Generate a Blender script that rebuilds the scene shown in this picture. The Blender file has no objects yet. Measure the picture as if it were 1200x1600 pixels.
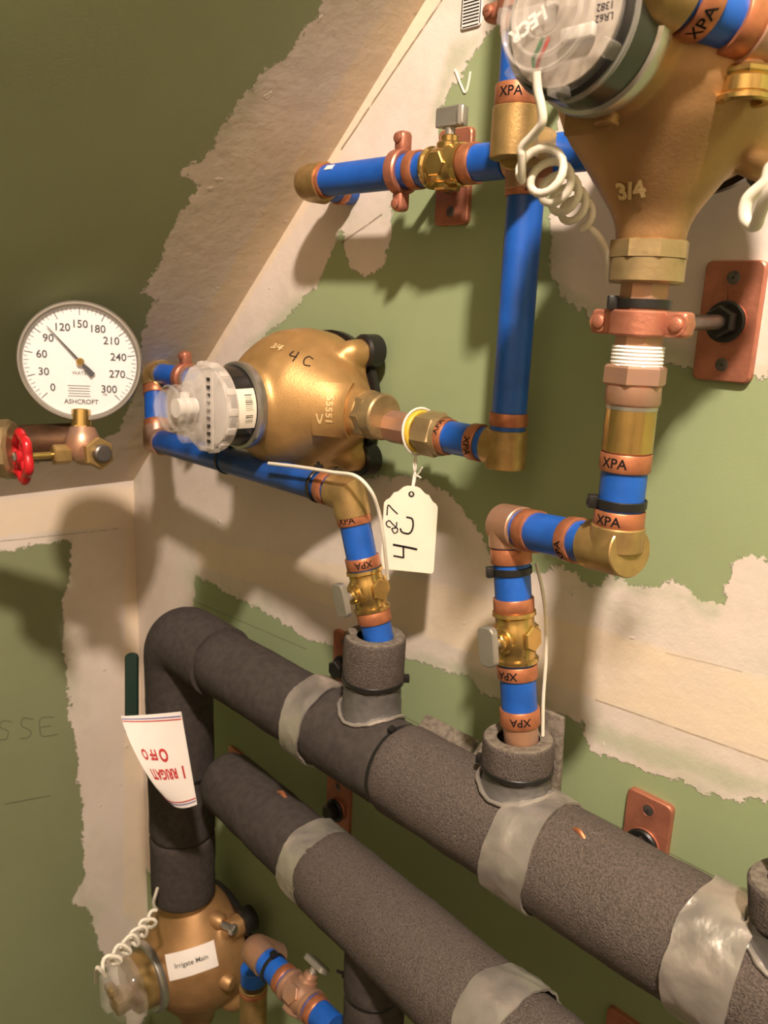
import bpy, bmesh, math, random
import numpy as np
from mathutils import Vector, Matrix, noise
from mathutils.bvhtree import BVHTree
random.seed(4)
SC = bpy.context.scene
COL = SC.collection

# ------------------------------------------------------------------ camera
# world: X along the pipe wall (wall plane Y = 0, room at Y < 0), Z up, metres
CR = Matrix(((0.6886591, -0.20213993, 0.69633906),
             (0.7239589, 0.13817814, -0.67586265),
             (0.0404, 0.96955982, 0.24149863)))
F = 1298.33
EYE = Vector((0, -0.6, 1.5))
cam = bpy.data.cameras.new('camera')
cam.sensor_fit = 'VERTICAL'; cam.sensor_height = 32.0; cam.lens = F * 32.0 / 1600.0
cam.dof.use_dof = True; cam.dof.focus_distance = 0.60; cam.dof.aperture_fstop = 12.0
cam.clip_start = 0.02; cam.clip_end = 50
cam_o = bpy.data.objects.new('camera', cam); COL.objects.link(cam_o)
cam_o.matrix_world = Matrix.Translation(EYE) @ CR.to_4x4()
SC.camera = cam_o
# ------------------------------------------------------------------ light, world, exposure
world = bpy.data.worlds.new('room'); SC.world = world; world.use_nodes = True
world.node_tree.nodes['Background'].inputs[0].default_value = (1.0, 0.78, 0.55, 1)
world.node_tree.nodes['Background'].inputs[1].default_value = 0.03
bulb = bpy.data.lights.new('bulb', 'POINT'); bulb.energy = 185; bulb.color = (1.0, 0.815, 0.70); bulb.shadow_soft_size = 0.045
bulb_o = bpy.data.objects.new('bulb', bulb); COL.objects.link(bulb_o); bulb_o.location = (0.32, -0.85, 2.55)
vs = SC.view_settings
SC.display_settings.display_device = 'sRGB'
vs.view_transform = 'Standard'; vs.look = 'None'; vs.exposure = 0.0; vs.gamma = 1.0; vs.use_curve_mapping = False

# ------------------------------------------------------------------ where things stand
def ray(px, py):
    return CR @ Vector(((px - 600) / F, -(py - 800) / F, -1))
def pt(px, py, d):
    """point d metres in front of the pipe wall, seen along that line of sight"""
    r = ray(px, py); return EYE + r * ((0.6 - d) / r.y)
def zp(px, py, z):
    return EYE + ray(px, py) * z
def on_plane(px, py, O, N):
    r = ray(px, py); return EYE + r * ((O - EYE).dot(N) / r.dot(N))
def rad(P, w):
    """half the real width of something w wide at P"""
    return 0.5 * w * abs((CR.transposed() @ (P - EYE)).z) / F
def cyl_hit(A, u, R_, px, py):
    """where a line of sight first meets the cylinder of radius R_ about A + t u"""
    r = ray(px, py).normalized(); w = EYE - A; rp = r - u * r.dot(u); wp = w - u * w.dot(u)
    a, b, c = rp.dot(rp), 2 * rp.dot(wp), wp.dot(wp) - R_ * R_; q = max(0., b * b - 4 * a * c)
    return EYE + r * ((-b - math.sqrt(q)) / (2 * a))
def near(A, B, px, py):
    """metres from A along A-B, closest to a line of sight"""
    u = (B - A).normalized(); r = ray(px, py).normalized(); w = A - EYE
    b = u.dot(r); return (b * r.dot(w) - u.dot(w)) / (1 - b * b)
X = Vector((1, 0, 0)); Y = Vector((0, 1, 0)); Z = Vector((0, 0, 1))

# ------------------------------------------------------------------ materials
def nodes(name):
    m = bpy.data.materials.new(name); m.use_nodes = True
    nt = m.node_tree; b = nt.nodes['Principled BSDF']
    return m, nt, b
def N(nt, t, **k):
    n = nt.nodes.new(t)
    for a, v in k.items():
        if a[0] == 'i' and a[1:].isdigit():
            n.inputs[int(a[1:])].default_value = v
        else: setattr(n, a, v)
    return n
def mat(name, c, rough=.5, metal=0., var=.15, nscale=60., bump=0., bscale=300., spec=.5, c2=None, coat=0., sheen=0.):
    m, nt, b = nodes(name); L = nt.links.new
    b.inputs['Roughness'].default_value = rough; b.inputs['Metallic'].default_value = metal
    b.inputs['Specular IOR Level'].default_value = spec
    if coat: b.inputs['Coat Weight'].default_value = coat; b.inputs['Coat Roughness'].default_value = .15
    if sheen: b.inputs['Sheen Weight'].default_value = sheen
    tc = N(nt, 'ShaderNodeTexCoord')
    no = N(nt, 'ShaderNodeTexNoise'); no.inputs['Scale'].default_value = nscale; no.inputs['Detail'].default_value = 4
    L(tc.outputs['Object'], no.inputs['Vector'])
    mx = N(nt, 'ShaderNodeMix', data_type='RGBA')
    if c2 is None: c2 = tuple(x * (1 - var) for x in c)
    mx.inputs[6].default_value = (*c2, 1); mx.inputs[7].default_value = (*c, 1)
    mr = N(nt, 'ShaderNodeMapRange'); mr.inputs[1].default_value = .35; mr.inputs[2].default_value = .62
    L(no.outputs[0], mr.inputs[0]); L(mr.outputs[0], mx.inputs[0]); L(mx.outputs[2], b.inputs['Base Color'])
    if bump:
        n2 = N(nt, 'ShaderNodeTexNoise'); n2.inputs['Scale'].default_value = bscale; n2.inputs['Detail'].default_value = 3
        L(tc.outputs['Object'], n2.inputs['Vector'])
        bp = N(nt, 'ShaderNodeBump'); bp.inputs['Strength'].default_value = bump; bp.inputs['Distance'].default_value = .002
        L(n2.outputs[0], bp.inputs['Height']); L(bp.outputs[0], b.inputs['Normal'])
    return m
M = {}
M['blue'] = mat('blue_pex', (.012, .102, .47), .38, var=.25, nscale=40)
M['copper'] = mat('copper_ring', (.53, .195, .092), .42, .55, var=.3, nscale=90)
M['cplate'] = mat('copper_plated', (.53, .205, .125), .42, .55, var=.25, nscale=50, bump=.2, bscale=250)
M['cfit'] = mat('copper_fitting', (.50, .275, .165), .38, .6, c2=(.44, .27, .20), nscale=45)
M['brass'] = mat('brass_dull', (.50, .33, .13), .36, .7, var=.25, nscale=70, bump=.08, bscale=500)
M['brassb'] = mat('brass_bright', (.66, .44, .15), .20, .9, var=.2, nscale=50)
M['bronze'] = mat('cast_bronze', (.56, .335, .125), .42, .62, var=.18, nscale=35, bump=.10, bscale=600)
M['bronzed'] = mat('cast_bronze_brown_shaded', (.44, .25, .105), .45, .55, var=.2, nscale=35, bump=.10, bscale=600)  # brown bronze, base deepened to hold the shade on the upper meter's front
M['nut'] = mat('brass_nut', (.40, .29, .14), .40, .6, var=.25, nscale=60, bump=.1)
M['steel'] = mat('steel', (.55, .52, .48), .30, .9, var=.1)
M['zinc'] = mat('zinc_screw', (.20, .18, .165), .38, .8, var=.2)
M['handle'] = mat('grey_handle', (.40, .37, .32), .36, .65, var=.1)
M['black'] = mat('black_plastic', (.012, .011, .010), .38, var=.1)
M['ink'] = mat('ink', (.010, .009, .010), .7, var=.05, spec=.1)
M['pencil'] = mat('pencil', (.10, .10, .08), .8, var=.3, spec=.1)
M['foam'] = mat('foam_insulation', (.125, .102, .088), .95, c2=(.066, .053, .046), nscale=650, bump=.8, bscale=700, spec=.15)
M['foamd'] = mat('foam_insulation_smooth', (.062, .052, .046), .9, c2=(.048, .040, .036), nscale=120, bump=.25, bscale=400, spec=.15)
M['foamcut'] = mat('foam_cut_edge', (.20, .17, .135), .95, c2=(.12, .10, .08), nscale=200, bump=.6, bscale=300, spec=.1)
M['duct'] = mat('duct_tape', (.58, .53, .485), .30, .70, var=.3, nscale=24, bump=.6, bscale=60)
M['ductd'] = mat('duct_tape_grey', (.17, .16, .152), .42, .4, var=.3, nscale=40, bump=.5, bscale=90)
M['white'] = mat('white_plastic', (.72, .68, .60), .35, var=.06)
M['cable'] = mat('white_cable', (.74, .68, .56), .40, var=.06)
M['cream'] = mat('cream_card', (.80, .73, .58), .6, var=.04)
M['paper'] = mat('white_paper', (.82, .76, .70), .5, var=.03)
M['dial'] = mat('dial_white', (.80, .78, .76), .45, var=.02)
M['red'] = mat('red_enamel', (.55, .012, .020), .28, var=.2, coat=.4)
M['redink'] = mat('red_ink', (.50, .03, .03), .6, var=.1)
M['blueink'] = mat('blue_ink', (.12, .12, .35), .6, var=.1)
M['yellow'] = mat('yellow_tape', (.70, .48, .05), .45, var=.1)
M['green'] = mat('dark_green_vinyl', (.004, .022, .015), .35, var=.1)
M['string'] = mat('string', (.80, .74, .64), .8, var=.1)
M['teflon'] = mat('thread_tape', (.85, .80, .74), .5, var=.06)
M['greyface'] = mat('register_face', (.62, .58, .52), .4, var=.1)
M['regblack'] = mat('register_can', (.018, .017, .016), .22, var=.2, coat=.3)
M['highlit'] = mat('highlit_raised_brass', (.85, .62, .30), .32, .35, var=.1)  # pale base colour paints the highlights that raised numerals catch
M['blued'] = mat('blue_pex_dirty_shaded', (.010, .075, .33), .42, c2=(.008, .040, .15), nscale=28)  # dirt mottling over a blue darkened for the left meter's shadow
M['tanface'] = mat('register_inside', (.40, .34, .28), .5, var=.3, nscale=120)
M['wiregreen'] = mat('green_wire', (.03, .25, .08), .4)
M['lamp'] = mat('concrete', (.07, .06, .05), .8, var=.2, nscale=8)
def clear(name, tint, alpha, rough):
    m, nt, b = nodes(name); L = nt.links.new
    b.inputs['Base Color'].default_value = (*tint, 1); b.inputs['Roughness'].default_value = rough
    b.inputs['Alpha'].default_value = alpha; b.inputs['IOR'].default_value = 1.49
    b.inputs['Coat Weight'].default_value = .6; b.inputs['Coat Roughness'].default_value = .05
    tc = N(nt, 'ShaderNodeTexCoord'); no = N(nt, 'ShaderNodeTexNoise'); no.inputs['Scale'].default_value = 70
    bp = N(nt, 'ShaderNodeBump'); bp.inputs['Strength'].default_value = .25; bp.inputs['Distance'].default_value = .002
    L(tc.outputs['Object'], no.inputs['Vector']); L(no.outputs[0], bp.inputs['Height']); L(bp.outputs[0], b.inputs['Normal'])
    return m
M['clear'] = clear('clear_plastic', (.84, .78, .70), .16, .10)
M['clearfog'] = clear('clear_plastic_clouded', (.80, .73, .65), .42, .2)
M['glass'] = clear('gauge_lens', (.9, .9, .9), .05, .05)

def wall_mat(name, green, green2, lines=()):
    """green board paper, joint compound where attribute mud > 0, paper tape where tape > 0; ragged edges from noise"""
    m, nt, b = nodes(name); L = nt.links.new
    tc = N(nt, 'ShaderNodeTexCoord')
    def noise_(s, d=4., r=.6):
        n = N(nt, 'ShaderNodeTexNoise'); n.inputs['Scale'].default_value = s; n.inputs['Detail'].default_value = d; n.inputs['Roughness'].default_value = r
        L(tc.outputs['Object'], n.inputs['Vector']); return n.outputs[0]
    def math_(op, a, b_=None, c=None):
        n = N(nt, 'ShaderNodeMath', operation=op)
        for i, v in enumerate((a, b_, c)):
            if v is None: continue
            if isinstance(v, (int, float)): n.inputs[i].default_value = v
            else: L(v, n.inputs[i])
        return n.outputs[0]
    def ramp(v, lo, hi):
        n = N(nt, 'ShaderNodeMapRange', interpolation_type='SMOOTHSTEP'); L(v, n.inputs[0])
        n.inputs[1].default_value = lo; n.inputs[2].default_value = hi; return n.outputs[0]
    def mix(f, a, b_):
        n = N(nt, 'ShaderNodeMix', data_type='RGBA')
        if isinstance(f, float): n.inputs[0].default_value = f
        else: L(f, n.inputs[0])
        for i, v in ((6, a), (7, b_)):
            if isinstance(v, tuple): n.inputs[i].default_value = (*v, 1)
            else: L(v, n.inputs[i])
        return n.outputs[2]
    big = noise_(5.); mid = noise_(30.); fine = noise_(140., 6., .7); paper = noise_(600., 2.)
    am = N(nt, 'ShaderNodeAttribute', attribute_name='mud').outputs['Fac']
    at_ = N(nt, 'ShaderNodeAttribute', attribute_name='tape').outputs['Fac']
    rag = math_('ADD', math_('MULTIPLY', math_('SUBTRACT', fine, .5), .022), math_('MULTIPLY', math_('SUBTRACT', mid, .5), .022))
    mud = math_('ADD', am, rag)
    mudm = ramp(mud, -.0008, .0012)
    af = N(nt, 'ShaderNodeAttribute', attribute_name='film').outputs['Fac']
    thin = ramp(math_('ADD', af, math_('MULTIPLY', math_('SUBTRACT', noise_(22.), .5), .03)), -.006, .010)
    thick = ramp(mud, 0., .05)
    # thin feathered film: part green shows through near some edges
    film = math_('MULTIPLY', math_('SUBTRACT', 1., thick), ramp(noise_(14.), .42, .68))
    tapem = ramp(math_('ADD', at_, math_('MULTIPLY', math_('SUBTRACT', mid, .5), .012)), -.003, .004)
    gcol = mix(ramp(big, .3, .7), green, green2)
    gcol = mix(math_('MULTIPLY', paper, .22), gcol, tuple(x * .7 for x in green))
    mcol = mix(ramp(noise_(9.), .35, .65), (.73, .645, .56), (.68, .59, .50))
    mcol = mix(math_('MULTIPLY', ramp(fine, .62, .75), .35), mcol, (.58, .50, .42))
    mcol = mix(math_('MAXIMUM', math_('MULTIPLY', film, .55), math_('MULTIPLY', thin, .85)), mcol, (.47, .485, .345))
    tcol = mix(ramp(noise_(18.), .35, .7), (.77, .64, .46), (.73, .62, .48))
    c = mix(mudm, gcol, mcol)
    c = mix(math_('MULTIPLY', tapem, .85), c, tcol)
    sx = N(nt, 'ShaderNodeSeparateXYZ'); L(tc.outputs['Object'], sx.inputs[0])
    for (A, B, w, col, k) in lines:
        u = (B - A); ln = u.length; u = u / ln
        pl = Vector((1, 0, 0)) if abs(A.x - B.x) < 1e-4 else Vector((0, 1, 0))
        nrm = u.cross(pl).normalized()
        def dot(v, P0):
            d = N(nt, 'ShaderNodeVectorMath', operation='DOT_PRODUCT'); L(tc.outputs['Object'], d.inputs[0]); d.inputs[1].default_value = v
            return math_('SUBTRACT', d.outputs['Value'], v.dot(P0))
        dist = math_('ABSOLUTE', math_('ADD', dot(nrm, A), math_('MULTIPLY', math_('SUBTRACT', mid, .5), .002)))
        t = dot(u, A)
        f = math_('MULTIPLY', math_('LESS_THAN', dist, w), math_('MULTIPLY', math_('GREATER_THAN', t, 0.), math_('LESS_THAN', t, ln)))
        c = mix(math_('MULTIPLY', math_('MULTIPLY', f, k), ramp(noise_(60.), .25, .5)), c, col)
    L(c, b.inputs['Base Color']); b.inputs['Roughness'].default_value = .85; b.inputs['Specular IOR Level'].default_value = .25
    h = math_('ADD', math_('MULTIPLY', mudm, .5), math_('ADD', math_('MULTIPLY', math_('MULTIPLY', noise_(40., 3.), mudm), .45), math_('MULTIPLY', paper, .05)))
    h = math_('ADD', h, math_('MULTIPLY', ramp(noise_(55., 1.), .73, .78), math_('MULTIPLY', mudm, .35)))
    bp = N(nt, 'ShaderNodeBump'); bp.inputs['Strength'].default_value = .55; bp.inputs['Distance'].default_value = .004
    L(h, bp.inputs['Height']); L(bp.outputs[0], b.inputs['Normal'])
    return m

# ------------------------------------------------------------------ mesh helpers
ORG = {}
def thing(name, label, cat, loc, group=None):
    o = bpy.data.objects.new(name, None); COL.objects.link(o); o.location = loc; o.empty_display_size = .02
    o['label'] = label; o['category'] = cat
    if group: o['group'] = group
    ORG[o] = Vector(loc); return o
def obj(name, bm, m, parent=None, sharp=35, smooth=True, org=None):
    """link a bmesh (world coordinates) as ONE mesh object"""
    base = ORG[parent] if parent is not None else (Vector(org) if org is not None else Vector((0, 0, 0)))
    bmesh.ops.recalc_face_normals(bm, faces=bm.faces)
    bmesh.ops.translate(bm, verts=bm.verts, vec=-base)
    me = bpy.data.meshes.new(name); bm.to_mesh(me); bm.free()
    if smooth:
        me.polygons.foreach_set('use_smooth', [True] * len(me.polygons))
        me.set_sharp_from_angle(angle=math.radians(sharp))
    me.materials.append(m)
    o = bpy.data.objects.new(name, me); COL.objects.link(o)
    if parent is not None:
        o.parent = parent
    else: o.location = base
    ORG[o] = base
    return o
def tag(o, label, cat, group=None):
    o['label'] = label; o['category'] = cat
    if group: o['group'] = group
    return o
def struct(o): o['kind'] = 'structure'; return o
def BM(): return bmesh.new()
def frame(axis, ref=None):
    a = Vector(axis).normalized()
    if ref is None: ref = Z if abs(a.z) < .9 else X
    x = (Vector(ref) - a * a.dot(ref)).normalized(); return a, x, a.cross(x)
def lathe(bm, O, axis, prof, seg=32, ref=None, caps=True, phase=0., fn=None):
    """revolve (t, r) about axis from O"""
    a, x, y = frame(axis, ref); rings = []
    for (t, r) in prof:
        ring = []
        for k in range(seg):
            th = 2 * math.pi * k / seg + phase
            rr = r if fn is None else fn(t, th, r)
            tt = t
            if isinstance(rr, tuple): rr, tt = rr
            ring.append(bm.verts.new(O + a * tt + (x * math.cos(th) + y * math.sin(th)) * rr))
        rings.append(ring)
    for r0, r1 in zip(rings, rings[1:]):
        for k in range(seg):
            bm.faces.new((r0[k], r0[(k + 1) % seg], r1[(k + 1) % seg], r1[k]))
    if caps:
        bm.faces.new(rings[0][::-1]); bm.faces.new(rings[-1])
    return bm
def rod(bm, A, B, r, seg=24, bev=.0008):
    u = B - A; l = u.length; b = min(bev, r * .5, l * .3)
    return lathe(bm, A, u, [(0, r - b), (b, r), (l - b, r), (l, r - b)], seg)
def hexnut(bm, A, axis, l, r, ref=None, phase=0., b=.0015):
    return lathe(bm, A, axis, [(0, r - b), (b, r), (l - b, r), (l, r - b)], 6, ref, phase=phase)
def hollow(bm, A, axis, l, r, ri, seg=32, b=.001):
    a, x, y = frame(axis)
    return lathe(bm, A, axis, [(b * .5, ri), (0, ri + b), (0, r - b), (b, r), (l - b, r), (l, r - b), (l, ri + b), (l - b * .5, ri), (b * .5, ri)], seg, caps=False)
def sweep(bm, pts, r, seg=16, mitre=False, caps=True):
    """tube along a polyline; r is a number or a list"""
    n = len(pts); rs = r if isinstance(r, (list, tuple)) else [r] * n
    T = []
    for i in range(n):
        a = (pts[i] - pts[i - 1]).normalized() if i else None
        b = (pts[i + 1] - pts[i]).normalized() if i < n - 1 else None
        T.append(((a + b).normalized() if a and b and (a + b).length > 1e-6 else (a or b), a, b))
    t0 = T[0][2]; _, x, y = frame(t0); rings = []; prev = t0
    for i in range(n):
        t, a, b = T[i]
        q = prev.rotation_difference(b if b else a) if i else None
        # parallel transport
        nt_ = t
        qq = prev.rotation_difference(nt_); x = qq @ x; x = (x - nt_ * x.dot(nt_)).normalized(); y = nt_.cross(x); prev = nt_
        ring = []
        sc = 1.0; ax = None
        if mitre and a and b:
            c = a.dot(b); ca = math.sqrt(max(.05, (1 + c) / 2)); ax = (b - a)
            if ax.length > 1e-6: ax = ax.normalized(); sc = 1 / ca
            else: ax = None
        for k in range(seg):
            th = 2 * math.pi * k / seg
            v = (x * math.cos(th) + y * math.sin(th)) * rs[i]
            if ax: v = v + ax * v.dot(ax) * (sc - 1)
            ring.append(bm.verts.new(pts[i] + v))
        rings.append(ring)
    for r0, r1 in zip(rings, rings[1:]):
        for k in range(seg):
            bm.faces.new((r0[k], r0[(k + 1) % seg], r1[(k + 1) % seg], r1[k]))
    if caps: bm.faces.new(rings[0][::-1]); bm.faces.new(rings[-1])
    return bm
def curve(pts, n=8):
    """Catmull-Rom through pts"""
    P = [pts[0] * 2 - pts[1]] + list(pts) + [pts[-1] * 2 - pts[-2]]; out = []
    for i in range(1, len(P) - 2):
        for k in range(n):
            t = k / n; a, b, c, d = P[i - 1:i + 3]
            out.append(.5 * ((2 * b) + (c - a) * t + (2 * a - 5 * b + 4 * c - d) * t * t + (3 * b - a - 3 * c + d) * t ** 3))
    out.append(Vector(pts[-1])); return out
def fillet(pts, r, n=8):
    out = [pts[0]]
    for i in range(1, len(pts) - 1):
        a = (pts[i - 1] - pts[i]); b = (pts[i + 1] - pts[i])
        k = min(r, a.length * .49, b.length * .49); p = pts[i] + a.normalized() * k; q = pts[i] + b.normalized() * k
        for j in range(n + 1):
            t = j / n; out.append(p * (1 - t) ** 2 + pts[i] * 2 * t * (1 - t) + q * t * t)
    out.append(pts[-1]); return out
def box(bm, C, ax, dims, bev=.0, seg=2):
    """box at C; ax three axis vectors; bevelled"""
    b2 = bmesh.new(); bmesh.ops.create_cube(b2, size=1)
    for v in b2.verts: v.co = Vector((v.co.x * dims[0], v.co.y * dims[1], v.co.z * dims[2]))
    if bev: bmesh.ops.bevel(b2, geom=b2.edges[:] + b2.verts[:], offset=bev, segments=seg, affect='EDGES', profile=.5)
    mp = {}
    for v in b2.verts: mp[v] = bm.verts.new(C + ax[0] * v.co.x + ax[1] * v.co.y + ax[2] * v.co.z)
    for f in b2.faces: bm.faces.new([mp[v] for v in f.verts])
    b2.free(); return bm
def slab(bm, C, u, v, w, h, t, r, n=6, holes=()):
    """rounded-corner plate, w along u, h along v, t thick along u x v"""
    nrm = u.cross(v).normalized(); out = []
    for cx, cy, a0 in ((w / 2 - r, h / 2 - r, 0), (-w / 2 + r, h / 2 - r, 90), (-w / 2 + r, -h / 2 + r, 180), (w / 2 - r, -h / 2 + r, 270)):
        for k in range(n + 1):
            a = math.radians(a0 + 90 * k / n); out.append((cx + r * math.cos(a), cy + r * math.sin(a)))
    bv = min(.001, t * .3)
    layers = []
    for (o, sh) in ((0, 0), (t - bv, 0), (t, bv)):
        layers.append([bm.verts.new(C + u * (x * (1 - sh * 2 / w)) + v * (y * (1 - sh * 2 / h)) + nrm * o) for x, y in out])
    m = len(out)
    for a, b in zip(layers, layers[1:]):
        for k in range(m): bm.faces.new((a[k], a[(k + 1) % m], b[(k + 1) % m], b[k]))
    bm.faces.new(layers[0][::-1]); bm.faces.new(layers[-1]); return bm
_tc = {}
def text2d(s, size, bold=0.):
    """glyph outline as (verts2d, faces), centred"""
    key = (s, size, bold)
    if key in _tc: return _tc[key]
    cu = bpy.data.curves.new('glyphs', 'FONT'); cu.body = s; cu.size = size; cu.align_x = 'CENTER'; cu.align_y = 'CENTER'; cu.resolution_u = 3; cu.offset = bold
    o = bpy.data.objects.new('glyphs', cu); COL.objects.link(o)
    dg = bpy.context.evaluated_depsgraph_get(); me = bpy.data.meshes.new_from_object(o.evaluated_get(dg))
    bm = bmesh.new(); bm.from_mesh(me)
    bmesh.ops.triangulate(bm, faces=bm.faces)
    for _ in range(2):
        lg = [e for e in bm.edges if e.calc_length() > size * .3]
        if lg: bmesh.ops.subdivide_edges(bm, edges=lg, cuts=1); bmesh.ops.triangulate(bm, faces=bm.faces)
    bm.verts.index_update(); V = [(v.co.x, v.co.y) for v in bm.verts]; Fc = [[v.index for v in f.verts] for f in bm.faces]
    bm.free(); bpy.data.objects.remove(o); bpy.data.curves.remove(cu); bpy.data.meshes.remove(me)
    _tc[key] = (V, Fc); return _tc[key]
def strokes2d(polys, w):
    """handwriting: polylines to flat ribbons"""
    V, Fc = [], []
    for p in polys:
        P = [Vector((a, b, 0)) for a, b in p]
        if len(P) > 2: P = curve(P, 5)
        base = len(V)
        for i, q in enumerate(P):
            t = (P[min(i + 1, len(P) - 1)] - P[max(i - 1, 0)]).normalized(); n_ = Vector((-t.y, t.x, 0)) * w / 2
            V += [(q.x + n_.x, q.y + n_.y), (q.x - n_.x, q.y - n_.y)]
        for i in range(len(P) - 1):
            k = base + 2 * i; Fc.append([k, k + 1, k + 3, k + 2])
    return V, Fc
def place2d(bm, geo, fn):
    V, Fc = geo; vs_ = [bm.verts.new(fn(x, y)) for x, y in V]
    for f in Fc:
        try: bm.faces.new([vs_[i] for i in f])
        except ValueError: pass
    return bm
def flat(O, u, v): return lambda x, y: O + u * x + v * y
def decal(bm, geo, bvh, O, n, up, lift=.0004, ang=0.):
    """lay a flat drawing onto a curved surface"""
    u = up.cross(n).normalized(); v = n.cross(u)
    ca, sa = math.cos(ang), math.sin(ang)
    def fn(x, y):
        x, y = x * ca - y * sa, x * sa + y * ca
        p = O + u * x + v * y + n * .03
        h = bvh.ray_cast(p, -n, .08)
        return (h[0] + h[1] * lift if h[1].dot(n) > 0 else h[0] - h[1] * lift) if h[0] else O + u * x + v * y
    return place2d(bm, geo, fn)
def bake(bm, voxel, smooth_n):
    """fuse overlapping shapes into one cast skin"""
    me = bpy.data.meshes.new('cast'); bm.to_mesh(me); bm.free()
    o = bpy.data.objects.new('cast', me); COL.objects.link(o)
    r = o.modifiers.new('r', 'REMESH'); r.mode = 'VOXEL'; r.voxel_size = voxel
    s = o.modifiers.new('s', 'SMOOTH'); s.iterations = smooth_n; s.factor = .5
    dg = bpy.context.evaluated_depsgraph_get(); m2 = bpy.data.meshes.new_from_object(o.evaluated_get(dg))
    b = bmesh.new(); b.from_mesh(m2); bpy.data.objects.remove(o); bpy.data.meshes.remove(me); bpy.data.meshes.remove(m2)
    return b
def bvh_of(bm):
    bm.faces.ensure_lookup_table(); return BVHTree.FromBMesh(bm)
def look(bvh, px, py):
    h = bvh.ray_cast(EYE, ray(px, py).normalized(), 5); 
    if h[0] is None: return None, None
    n = h[1]
    return h[0], (n if n.dot(EYE - h[0]) > 0 else -n)

# ------------------------------------------------------------------ the setting
CA = pt(665, 0, 0); CB = pt(215, 740, 0)                # where the sloped ceiling meets the pipe wall
XL = -1.182                                              # knee wall
slope = Vector((CA.x - CB.x, 0, CA.z - CB.z)).normalized()
CN = slope.cross(Y).normalized()                         # ceiling normal
if CN.z > 0: CN = -CN
ZK = CB.z + (XL - CB.x) * slope.z / slope.x              # top of the knee wall
def sdf(Q, poly):
    """signed distance (inside > 0) of points Q (n,2) to a polygon"""
    P = np.array(poly); n = len(P); d = np.full(len(Q), 1e9); ins = np.zeros(len(Q), bool)
    for i in range(n):
        a, b = P[i], P[(i + 1) % n]; e = b - a; w = Q - a
        t = np.clip((w @ e) / max(1e-12, e @ e), 0, 1); d = np.minimum(d, np.linalg.norm(w - t[:, None] * e, axis=1))
        c = (a[1] > Q[:, 1]) != (b[1] > Q[:, 1])
        xx = a[0] + (Q[:, 1] - a[1]) / np.where(abs(b[1] - a[1]) < 1e-12, 1e-12, b[1] - a[1]) * (b[0] - a[0])
        ins ^= c & (Q[:, 0] < xx)
    return np.where(ins, d, -d)
def board(name, O, u, v, ur, vr, uf, vf, m, mud, tape, film=(), step=.006):
    """a sheet of drywall: coarse grid, fine where the joint compound shows"""
    def axis_(r, f):
        return sorted(set([r[0], r[1]] + list(np.round(np.arange(f[0], f[1] + step, step), 5))))
    us, vs_ = axis_(ur, uf), axis_(vr, vf); n = u.cross(v)
    bm = BM(); G = [[bm.verts.new(O + u * a + v * b) for b in vs_] for a in us]
    for i in range(len(us) - 1):
        for j in range(len(vs_) - 1): bm.faces.new((G[i][j], G[i + 1][j], G[i + 1][j + 1], G[i][j + 1]))
    Q = np.array([(a, b) for a in us for b in vs_])
    def to2(p): 
        w = on_plane(p[0], p[1], O, n) - O; return (w.dot(u), w.dot(v))
    vals = []
    for polys in (mud, tape, film):
        s = np.full(len(Q), -1.)
        for p in polys: s = np.maximum(s, sdf(Q, [to2(q) for q in p]))
        vals.append(s)
    me = bpy.data.meshes.new(name); bm.to_mesh(me); bm.free()
    for nm, s in zip(('mud', 'tape', 'film'), vals):
        at = me.attributes.new(nm, 'FLOAT', 'POINT'); at.data.foreach_set('value', s.astype(np.float32))
    me.materials.append(m); o = bpy.data.objects.new(name, me); COL.objects.link(o); return struct(o)
GR, GR2 = (.305, .370, .195), (.285, .345, .178)
lines_r = [(pt(693, -4, 0), pt(533, 234, 0), .0011, (.16, .11, .07), .8),
           (pt(597, 335, 0), pt(533, 380, 0), .0010, (.18, .12, .08), .7),
           (pt(560, 1083, 0), pt(1230, 1428, 0), .0007, (.10, .10, .06), .6),
           (pt(930, 1093, 0), pt(1230, 1200, 0), .0008, (.34, .25, .16), .7),
           (pt(1040, 1020, 0), pt(1160, 1050, 0), .0006, (.34, .25, .16), .5),
           (pt(305, 940, 0), pt(480, 1015, 0), .0007, (.12, .12, .08), .6)]
mud_r = [[(640, -60), (830, -60), (775, 40), (745, 75), (722, 110), (700, 150), (683, 190), (686, 228), (662, 262), (640, 285), (612, 320), (611, 380),
          (596, 420), (571, 436), (549, 421), (538, 392), (535, 350), (522, 390), (500, 437), (466, 478), (430, 510), (398, 545), (370, 575), (330, 640),
          (450, 700), (560, 745), (650, 745), (700, 765), (740, 815), (765, 862), (840, 890), (880, 885), (905, 905), (935, 915), (950, 905), (1000, 918), (1060, 912), (1085, 930), (1122, 946),
          (1140, 868), (1165, 866), (1230, 892), (1230, 1258), (1120, 1246), (1050, 1218), (1000, 1203), (950, 1186), (925, 1175), (912, 1130), (860, 1112), (800, 1092),
          (752, 1085), (735, 1060), (700, 1047), (640, 1030), (560, 1012), (480, 1000), (420, 960), (305, 900), (302, 1000), (290, 1420), (150, 1420), (205, 740)],
         [(862, 240), (860, 430), (880, 466), (930, 500), (1000, 540), (1060, 574), (1130, 590), (1260, 592), (1260, 60), (890, 60)]]
tape_r = [[(640, -60), (735, -60), (540, 230), (400, 452), (262, 690), (205, 745)],
          [(300, 842), (540, 884), (690, 912), (1260, 1080), (1260, 1212), (976, 1108), (640, 985), (310, 884)]]
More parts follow.
